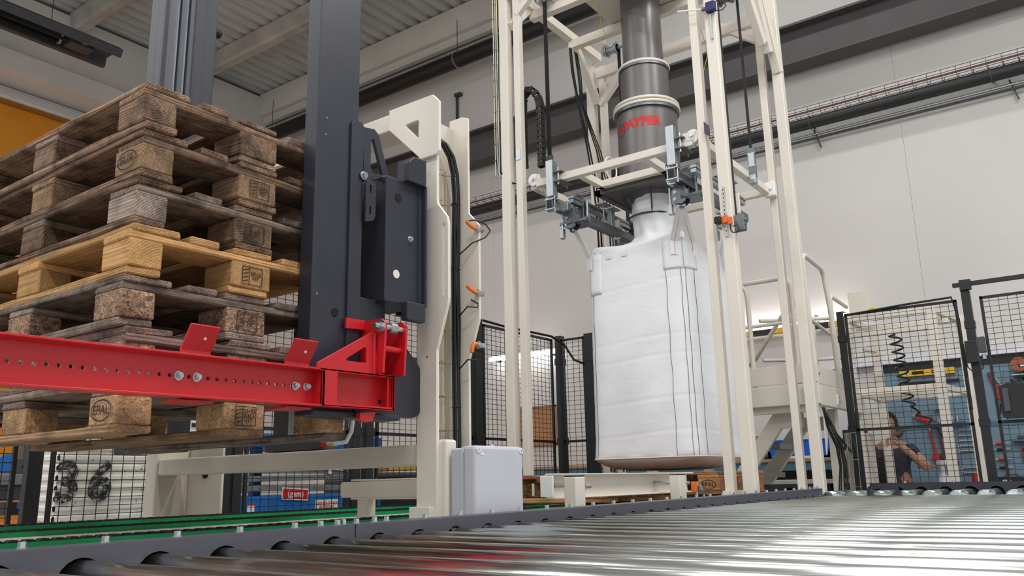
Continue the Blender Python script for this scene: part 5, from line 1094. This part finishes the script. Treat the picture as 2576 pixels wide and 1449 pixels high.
for i, (y, z) in enumerate(((1.22, 1.38), (1.0, 1.42))): tool('pliers', ('pair of dark pliers left of gate post', 'pair of dark pliers behind gate post')[i], 'pliers', [('handle', MB().bar((9.93, y, z), (9.93, y-.02, z-.1), .012, .015), 'black'), ('handle', MB().bar((9.93, y, z), (9.93, y+.02, z-.1), .012, .015), 'black'), ('jaw', MB().box(9.92, 9.94, y-.012, y+.012, z, z+.04), 'galvd')], (9.93, y, z))
tool('tape_ring', 'brown ring of tape hanging left of red wrench', 'tape', [('ring', MB().ring((9.93, 2.03, 1.20), .05, .018, 20, 8, 'x'), paint('tape', (106, 74, 58), .6)), ('core', MB().ring((9.93, 2.03, 1.20), .03, .004, 20, 6, 'x'), 'bench')], (9.93, 2.03, 1.15))
vs = thing('bench_vise', 'pale metal pipe vise standing before the tool wall', 'vise', (9.3, 1.5, .6)); MB().box(9.2, 9.4, 1.42, 1.60, .6, .64).build('base', 'lightgrey', vs, .004); MB().lathe([(.0, 0), (.06, 0), (.05, .06), (.035, .1), (.04, .16), (.06, .18), (.06, .22), (0, .22)], (9.3, 1.52, .64), 14).build('body', 'lightgrey', vs, smooth=True); MB().cyl((9.28, 1.75, .80), (9.28, 1.45, .80), .014, 10).build('spindle', 'brass', vs); MB().box(9.26, 9.34, 1.4, 1.48, .72, .88).build('jaw', 'galv', vs, .004)
b2 = thing('tool_bench', 'dark tool bench below the perforated tool wall', 'workbench', (9.4, .8, 0)); MB().box(9.1, 9.93, -1.6, 1.62, .56, .6).build('worktop', 'darkgrey', b2, .003)
for y in (-1.4, .3, 1.5): MB().box(9.15, 9.23, y, y+.06, 0, .56).build('leg', 'darkgrey', b2)
tag(MB().cyl((9.35, 1.25, .6), (9.35, 1.25, .7), .035, 14).cyl((9.35, 1.25, .7), (9.35, 1.25, .72), .02, 12).build('red_can', 'redtool', None, 0, True), 'small red can on the dark tool bench', 'can')
tb = thing('tool_box', 'black tool case with white label on dark tool bench', 'case', (9.4, .95, .6)); MB().box(9.3, 9.45, .8, 1.08, .6, .69).build('body', 'black', tb, .004); MB().box(9.298, 9.3, .95, 1.02, .63, .66).build('label', 'label', tb); MB().tube([(9.3, .88, .69), (9.3, .89, .71), (9.3, .99, .71), (9.3, 1.0, .69)], .005, 6).build('handle', 'darkgrey', tb)
# cream cabinet partly hiding the worker
cbn = thing('cream_cabinet', 'narrow cream cabinet inside the shelf frame beside the worker', 'cabinet', (8.2, 1.95, 0)); MB().box(8.2, 8.6, 1.97, 2.14, 0, 1.12).build('body', 'creamd', cbn, .004); MB().box(8.18, 8.2, 1.98, 2.13, .1, 1.1).build('door', 'creamd', cbn, .003); MB().box(8.17, 8.18, 1.99, 2.0, .6, .75).build('handle', 'darkgrey', cbn); MB().box(8.4, 8.42, 1.84, 2.1, 1.14, 1.27).build('top_panel', 'cream', cbn)

# ================================================================== WORKER (seated, bent to the bench)
def skin_mesh(name, verts, edges, radii, mat, parent, root=0, sub=2):
    me = bpy.data.meshes.new(name); me.from_pydata(verts, edges, []); o = bpy.data.objects.new(name, me); COL.objects.link(o)
    sk = o.modifiers.new('skin', 'SKIN'); sk.use_smooth_shade = True
    for i, r in enumerate(radii): d = me.skin_vertices[0].data[i]; d.radius = r if isinstance(r, tuple) else (r, r); d.use_root = (i == root)
    s = o.modifiers.new('sub', 'SUBSURF'); s.levels = sub; s.render_levels = sub
    dg = bpy.context.evaluated_depsgraph_get(); me2 = bpy.data.meshes.new_from_object(o.evaluated_get(dg)); bpy.data.objects.remove(o)
    me2.materials.clear(); return mkobj(name, me2, mat, parent, 0, True)
px, py, pz = 9.05, 1.92, .5
wk = thing('person', 'person in dark grey shirt seated behind mesh gate, raising one hand', 'person', (px, py, 0))
V = [(px, py, pz), (px-.02, py, pz+.2), (px-.03, py-.01, pz+.4), (px-.03, py-.01, pz+.5), (px-.04, py-.01, pz+.58),
     (px-.03, py-.17, pz+.46), (px-.12, py-.34, pz+.28), (px-.22, py-.20, pz+.44), (px-.25, py-.14, pz+.5),
     (px-.03, py+.16, pz+.46), (px-.08, py+.24, pz+.2), (px-.28, py+.16, pz+.12),
     (px-.02, py-.1, pz-.02), (px-.4, py-.14, pz-.0), (px-.42, py-.14, pz-.42), (px-.02, py+.1, pz-.02), (px-.4, py+.14, pz-.0), (px-.42, py+.14, pz-.42)]
E_ = [(0, 1), (1, 2), (2, 3), (3, 4), (3, 5), (5, 6), (6, 7), (7, 8), (3, 9), (9, 10), (10, 11), (0, 12), (12, 13), (13, 14), (0, 15), (15, 16), (16, 17)]
Rr = [(.15, .12), (.15, .12), (.17, .12), (.12, .09), .058, .068, .05, .036, .028, .068, .05, .036, .095, .075, .05, .095, .075, .05]
body = skin_mesh('body', V, E_, Rr, 'skin', wk, 0)
# head with face
hm = bmesh.new(); bmesh.ops.create_uvsphere(hm, u_segments=24, v_segments=16, radius=1); hme = bpy.data.meshes.new('head')
for v_ in hm.verts:
    x, y, z = v_.co; f_ = .12 if z > 0 else .125
    jaw = 1-.28*max(0, -z)
    v_.co = (px-.05+x*.098*jaw, py-.01+y*.078*jaw, pz+.71+z*f_)
    if x < -.9 and abs(y) < .25 and -.35 < z < .1: v_.co.x -= .02
hm.to_mesh(hme); hm.free(); mkobj('head', hme, 'skin', wk, 0, True)
hr = bmesh.new(); bmesh.ops.create_uvsphere(hr, u_segments=24, v_segments=16, radius=1); hrm = bpy.data.meshes.new('hair')
bmesh.ops.delete(hr, geom=[v_ for v_ in hr.verts if v_.co.z < -.45 or (v_.co.x < -.55 and v_.co.z < .45)], context='VERTS')
for v_ in hr.verts: n_ = random.uniform(.98, 1.06); v_.co = (px-.045+v_.co.x*.108*n_, py-.01+v_.co.y*.088*n_, pz+.722+v_.co.z*.128*n_)
hr.to_mesh(hrm); hr.free(); mkobj('hair', hrm, 'hair', wk, 0, True)
for s_ in (-1, 1):
    MB().lathe([(.0, -.012), (.010, -.007), (.0125, 0), (.01, .007), (0, .012)], (px-.143, py-.01+s_*.032, pz+.72), 10).build('eye', 'label', wk, smooth=True)
    MB().ring((px-.05, py-.01+s_*.08, pz+.70), .022, .008, 12, 6, 'x').build('ear', 'skin', wk, smooth=True)
MB().box(px-.15, px-.143, py-.035, py+.015, pz+.645, pz+.653).build('mouth', paint('lips', (140, 80, 74), .6), wk, .002)
# shirt: shell over torso and upper arms
skin_mesh('shirt', [(px, py, pz-.02), (px-.02, py, pz+.2), (px-.03, py-.01, pz+.4), (px-.03, py-.01, pz+.5), (px-.03, py-.17, pz+.46), (px-.075, py-.26, pz+.37), (px-.03, py+.16, pz+.46), (px-.055, py+.2, pz+.33)], [(0, 1), (1, 2), (2, 3), (3, 4), (4, 5), (3, 6), (6, 7)], [(.165, .135), (.165, .135), (.185, .135), (.125, .1), .085, .072, .085, .072], 'shirt', wk)
skin_mesh('trousers', [(px, py, pz+.02), (px-.02, py-.1, pz-.02), (px-.4, py-.14, pz), (px-.42, py-.14, pz-.42), (px-.02, py+.1, pz-.02), (px-.4, py+.14, pz), (px-.42, py+.14, pz-.42)], [(0, 1), (1, 2), (2, 3), (0, 4), (4, 5), (5, 6)], [(.15, .12), .105, .085, .062, .105, .085, .062], 'jeans', wk)
hx, hy, hz = V[8]
skin_mesh('palm', [(hx, hy, hz), (hx-.02, hy+.035, hz+.03), (hx-.03, hy+.06, hz+.045)], [(0, 1), (1, 2)], [.026, (.036, .018), (.034, .014)], 'skin', wk, 0, 1)
for i, (o_, ln) in enumerate(((-.024, .06), (-.008, .072), (.008, .07), (.024, .055))):
    skin_mesh('finger', [(hx-.03+o_*.3, hy+.06, hz+.045+o_), (hx-.045, hy+.06+ln*.5, hz+.05+o_*1.1), (hx-.07, hy+.06+ln*.75, hz+.045+o_*1.1), (hx-.085, hy+.06+ln*.7, hz+.035+o_)], [(0, 1), (1, 2), (2, 3)], [.0095, .009, .008, .007], 'skin', wk, 0, 1)
skin_mesh('thumb', [(hx-.015, hy+.02, hz+.045), (hx-.03, hy+.03, hz+.08), (hx-.05, hy+.05, hz+.09)], [(0, 1), (1, 2)], [.012, .01, .008], 'skin', wk, 0, 1)
hx2, hy2, hz2 = V[11]
skin_mesh('palm', [(hx2, hy2, hz2), (hx2-.05, hy2-.01, hz2-.01), (hx2-.08, hy2-.015, hz2-.015)], [(0, 1), (1, 2)], [.028, (.018, .036), (.014, .034)], 'skin', wk, 0, 1)
for o_, ln in ((-.024, .055), (-.008, .07), (.008, .068), (.024, .055)):
    skin_mesh('finger', [(hx2-.08, hy2-.015+o_, hz2-.015), (hx2-.08-ln*.6, hy2-.015+o_*1.1, hz2-.02), (hx2-.08-ln*.9, hy2-.015+o_*1.1, hz2-.045)], [(0, 1), (1, 2)], [.0095, .009, .008], 'skin', wk, 0, 1)
skin_mesh('thumb', [(hx2-.02, hy2-.03, hz2), (hx2-.05, hy2-.06, hz2-.01), (hx2-.075, hy2-.07, hz2-.02)], [(0, 1), (1, 2)], [.012, .01, .008], 'skin', wk, 0, 1)
MB().ring((px-.205, py-.22, pz+.422), .04, .008, 16, 6, 'x').build('wrist_band', 'mattblack', wk)
for s_ in (-1, 1): MB().box(px-.58, px-.36, py+s_*.14-.05, py+s_*.14+.05, 0, .09).build('shoe', 'black', wk, .02)
so = thing('stool', 'black stool under the seated person', 'stool', (px, py, 0)); MB().cyl((px, py, .38), (px, py, .40), .18, 20).build('seat', 'black', so, .004); MB().cyl((px, py, .1), (px, py, .38), .025, 12).build('column', 'galv', so)
for a in range(5): MB().bar((px, py, .08), (px+.24*math.cos(a*1.257), py+.24*math.sin(a*1.257), .04), .03, .03).build('leg', 'black', so); MB().cyl((px+.24*math.cos(a*1.257), py+.24*math.sin(a*1.257)-.01, .025), (px+.24*math.cos(a*1.257), py+.24*math.sin(a*1.257)+.01, .025), .025, 12).build('castor', 'rubber', so)

# ================================================================== LEFT BACKGROUND
wd = thing('white_container', 'white corrugated metal container sprayed with number 36', 'container', (2.9, 5.6, 0))
Nw = NT('chipped_white'); tc = Nw.n('ShaderNodeTexCoord'); n1 = Nw.n('ShaderNodeTexNoise', i_Scale=26., i_Detail=5., i_Roughness=.7); Nw.l(tc, 'Object', n1, 'Vector'); rw = Nw.ramp([(.62, srgb(226, 222, 212)), (.68, srgb(74, 78, 92))]); Nw.l(n1, 'Fac', rw, 'Fac'); Nw.l(rw, 'Color', Nw.b, 'Base Color'); Nw.b.inputs['Roughness'].default_value = .6
m = MB(); prof = []; z = 0.
while z < 1.3:
    prof += [(z, 0), (z+.02, 0), (z+.03, -.012), (z+.05, -.012)]; z += .06
for (z0, d0), (z1, d1) in zip(prof, prof[1:]):
    m.quad([(2.5, 5.22+d0, z0), (3.5, 5.22+d0, z0), (3.5, 5.22+d1, z1), (2.5, 5.22+d1, z1)]); m.quad([(2.5+d0, 5.22, z0), (2.5+d0, 5.45, z0), (2.5+d1, 5.45, z1), (2.5+d1, 5.22, z1)]); m.quad([(3.5-d0, 5.22, z0), (3.5-d0, 5.45, z0), (3.5-d1, 5.45, z1), (3.5-d1, 5.22, z1)])
m.box(2.5, 3.5, 5.24, 5.45, 1.28, 1.31).box(2.51, 3.49, 5.43, 5.45, 0, 1.3).build('shell', Nw.m, wd)
Ns = NT('spray_paint'); tc = Ns.n('ShaderNodeTexCoord'); n1 = Ns.n('ShaderNodeTexNoise', i_Scale=34., i_Detail=6., i_Roughness=.75); Ns.l(tc, 'Object', n1, 'Vector'); rw = Ns.ramp([(.5, srgb(36, 34, 36)), (.66, srgb(200, 196, 188))]); Ns.l(n1, 'Fac', rw, 'Fac'); Ns.l(rw, 'Color', Ns.b, 'Base Color'); MSPRAY = Ns.m
for ch_, x in (('3', 2.555), ('6', 2.75)):
    me = textmesh('digit', ch_, .32, .012, .1 if ch_ == '6' else 0, 2)
    for v_ in me.vertices: v_.co = (x+v_.co.x*.95+random.uniform(-.003, .003), 5.203+.0*v_.co.x, .785+v_.co.y+random.uniform(-.004, .004))
    mkobj('sprayed_digit', me, MSPRAY, wd)
wp = thing('wrapped_bundle', 'black stretch-wrapped bundle behind fence post left of lift', 'bundle', (3.36, 4.95, 0))
m = MB(); random.seed(4)
for j in range(9):
    z = .02+j*.1
    for i in range(20):
        t = 2*math.pi*i/20; r_ = .13+random.uniform(-.012, .012); sq_ = 1/max(abs(math.cos(t)), abs(math.sin(t))); m.v.append((3.36+r_*sq_**.8*math.cos(t), 4.95+r_*sq_**.8*math.sin(t), z))
for j in range(8):
    for i in range(20): k2 = (i+1) % 20; m.f.append((j*20+i, j*20+k2, (j+1)*20+k2, (j+1)*20+i))
m.f.append(tuple(8*20+i for i in range(20)))
m.build('film', paint('wrap_film', (52, 55, 60), .12, var=.5, scale=14., stretch=(1, 1, 5)), wp)
for j in range(3): MB().bar((3.22, 4.808, .60+j*.09), (3.5, 4.808, .64+j*.09), .004, .018).build('tape_strip', 'label', wp)
MB().box(3.21, 3.26, 4.79, 4.81, .74, .81).build('corner_cap', 'black', wp)
sl = thing('scissor_lift', 'blue scissor lift with grey folded arms behind fence', 'scissor lift', (4.2, 5.2, 0))
MB().box(3.5, 5.0, 5.0, 5.7, .38, .68).build('chassis', 'blue', sl, .012)
for x in (3.7, 4.75):
    for y in (5.0, 5.62): MB().cyl((x, y, .18), (x, y+.09, .18), .18, 22).build('wheel', 'rubber', sl, .01, True)
for j in range(4):
    z = .735+j*.062
    MB().bar((3.66, 5.02, z), (4.95, 5.02, z-.012+(.028 if j % 2 else 0)), .045, .04).build('scissor_arm', 'midgrey', sl, .004)
    for x in (3.66, 3.80, 4.3, 4.42): MB().cyl((x, 4.99, z+.005), (x, 5.0, z+.005), .012, 10).build('pivot', 'galv', sl)
    MB().cyl((3.55, 5.04, z), (3.64, 5.04, z), .02, 12).build('cross_tube', 'midgrey', sl, smooth=True)
    for x in (3.565, 3.63, 3.67): MB().box(x, x+.028, 4.985, 5.01, z-.028, z+.028).build('lug', 'midgrey', sl, .002)
for x in (3.82, 4.92): MB().box(x, x+.07, 5.1, 5.16, .68, 1.7).build('guard_post', 'blue', sl, .004)
MB().box(3.5, 5.0, 5.0, 5.7, 1.02, 1.12).build('deck', 'blue', sl, .006)
def sign(nm, x0, x1, z0, z1, y, bgm, txt, tm, size, bold=0, sxx=1.):
    o = MB().box(x0, x1, y-.003, y, z0, z1).build(nm, bgm, sl)
    place_text('sign_text', txt, size, ((x0+x1)/2, y-.0035, (z0+z1)/2), (1, 0, 0), (0, 0, 1), tm, o, bold, sxx); return o
q = MB().bar((3.985, 4.985, .695), (4.225, 4.985, .680), .004, .086).build('maker_sign', 'label', sl); MB().bar((3.992, 4.982, .695), (4.218, 4.982, .6805), .002, .068).build('sign_field', 'printred', q); place_text('sign_text', '(gam)', .062, (4.105, 4.979, .688), (1, 0, -.06), (.06, 0, 1), 'label', q, .001)
q = MB().bar((4.40, 4.985, .90), (4.62, 4.985, .885), .004, .07).build('maker_sign', 'label', sl); MB().bar((4.405, 4.982, .90), (4.61, 4.982, .8855), .002, .055).build('sign_field', 'printred', q); place_text('sign_text', '(gam)', .05, (4.51, 4.979, .893), (1, 0, -.06), (.06, 0, 1), 'label', q, .001)
sign('notice', 4.31, 4.53, .555, .64, 4.998, 'label', 'USO SOLO PARA\nINTERIORES', 'printred', .034, .0006, .78); sign('warning_label', 3.70, 3.76, .57, .63, 4.998, 'label', '!', 'printblack', .04, .001)
MB().box(3.70, 3.76, 4.9935, 4.995, .618, .63).build('warning_head', 'printred', sl); MB().box(4.42, 4.455, 4.985, 4.99, .83, .9).build('small_label', 'label', sl)
# table with clutter far left
lt = thing('grey_table', 'grey steel table far left behind the mesh fence', 'table', (2.6, 6.2, 0))
MB().box(1.6, 2.95, 6.0, 6.7, .79, .86).build('top', 'midgrey', lt, .004); MB().box(1.6, 2.95, 6.02, 6.06, .69, .79).build('apron', 'darkgrey', lt)
for x in (1.7, 2.75): MB().box(x, x+.09, 6.05, 6.14, 0, .69).build('leg', 'darkgrey', lt)
MB().box(2.7, 2.78, 6.15, 6.22, .86, 1.5).build('rear_post', 'darkgrey', lt)
hl = thing('hose_reel', 'round blue reel standing on the grey table far left', 'reel', (2.55, 6.1, .86)); MB().cyl((2.56, 6.05, .93), (2.56, 6.09, .93), .062, 24).build('disc', 'blue', hl, .003, True); MB().box(2.6, 2.66, 6.06, 6.1, .86, .96).build('stand', 'darkgrey', hl); MB().tube([(2.62, 6.08, .95), (2.68, 6.08, .91), (2.7, 6.08, .87)], .008, 6).build('hose', 'black', hl, smooth=True)
bc = thing('plug_rack', 'black rack of plugs on the grey table beside the container', 'rack', (2.8, 6.1, .86)); MB().box(2.77, 2.87, 6.05, 6.15, .86, .97).build('case', 'black', bc, .004)
for i in range(4): MB().cyl((2.785+.023*i, 6.045, .93), (2.785+.023*i, 6.05, .93), .008, 8).build('plug', 'darkgrey', bc)
MB().cyl((2.8, 6.05, .985), (2.8, 6.06, .985), .01, 10).build('knob', 'redtool', bc)
for i, (x0, x1, z0, z1, mt, lb) in enumerate(((2.40, 2.47, .5, .56, 'orange', 'orange crate corner far left on floor trolley'), (2.5, 2.66, .5, .57, 'orange', 'orange crate under table beside white container'))):
    t = thing('crate', lb, 'crate', ((x0+x1)/2, 5.6, .5)); MB().box(x0, x1, 5.55, 5.8, .42, z1).build('shell', mt, t, .004); MB().box(x0+.01, x1-.01, 5.545, 5.55, z1-.02, z1-.005).build('grip', 'darkgrey', t)
tl = thing('trolley', 'low dark trolley carrying crates under the grey table', 'trolley', (2.5, 5.7, 0)); MB().box(2.0, 2.75, 5.5, 5.9, .38, .42).build('deck', 'darkgrey', tl)
for x in (2.05, 2.68): MB().box(x, x+.04, 5.52, 5.56, .08, .38).build('leg', 'darkgrey', tl); MB().cyl((x+.02, 5.52, .05), (x+.02, 5.56, .05), .05, 14).build('castor', 'rubber', tl)
ob = thing('black_locker', 'black machine box under the grey table far left', 'box', (2.5, 6.0, .42)); MB().box(2.48, 2.7, 5.82, 5.98, .6, .68).build('body', 'black', ob, .003); MB().box(2.55, 2.62, 5.815, 5.82, .64, .68).build('sticker', 'blue', ob)
# pallet of black goods with yellow items seen right of lift
gd = thing('goods_pile', 'black plastic wrapped goods behind beige upright', 'goods', (5.7, 5.6, 0)); MB().box(5.35, 6.6, 5.5, 6.1, 0, .8).build('stack', 'black', gd, .02); MB().box(5.34, 6.62, 5.48, 6.12, .8, .85).build('cover', 'darkgrey', gd, .02)
tag(MB().bar((5.65, 5.6, .89), (6.6, 5.6, .92), .1, .06).build('yellow_case', 'yellow', None, .01), 'yellow case lying on the black wrapped goods', 'case'); tag(MB().bar((5.42, 5.56, .87), (5.62, 5.56, .88), .1, .04).build('brown_board', 'bench', None, .004), 'brown board lying on the black wrapped goods', 'board')
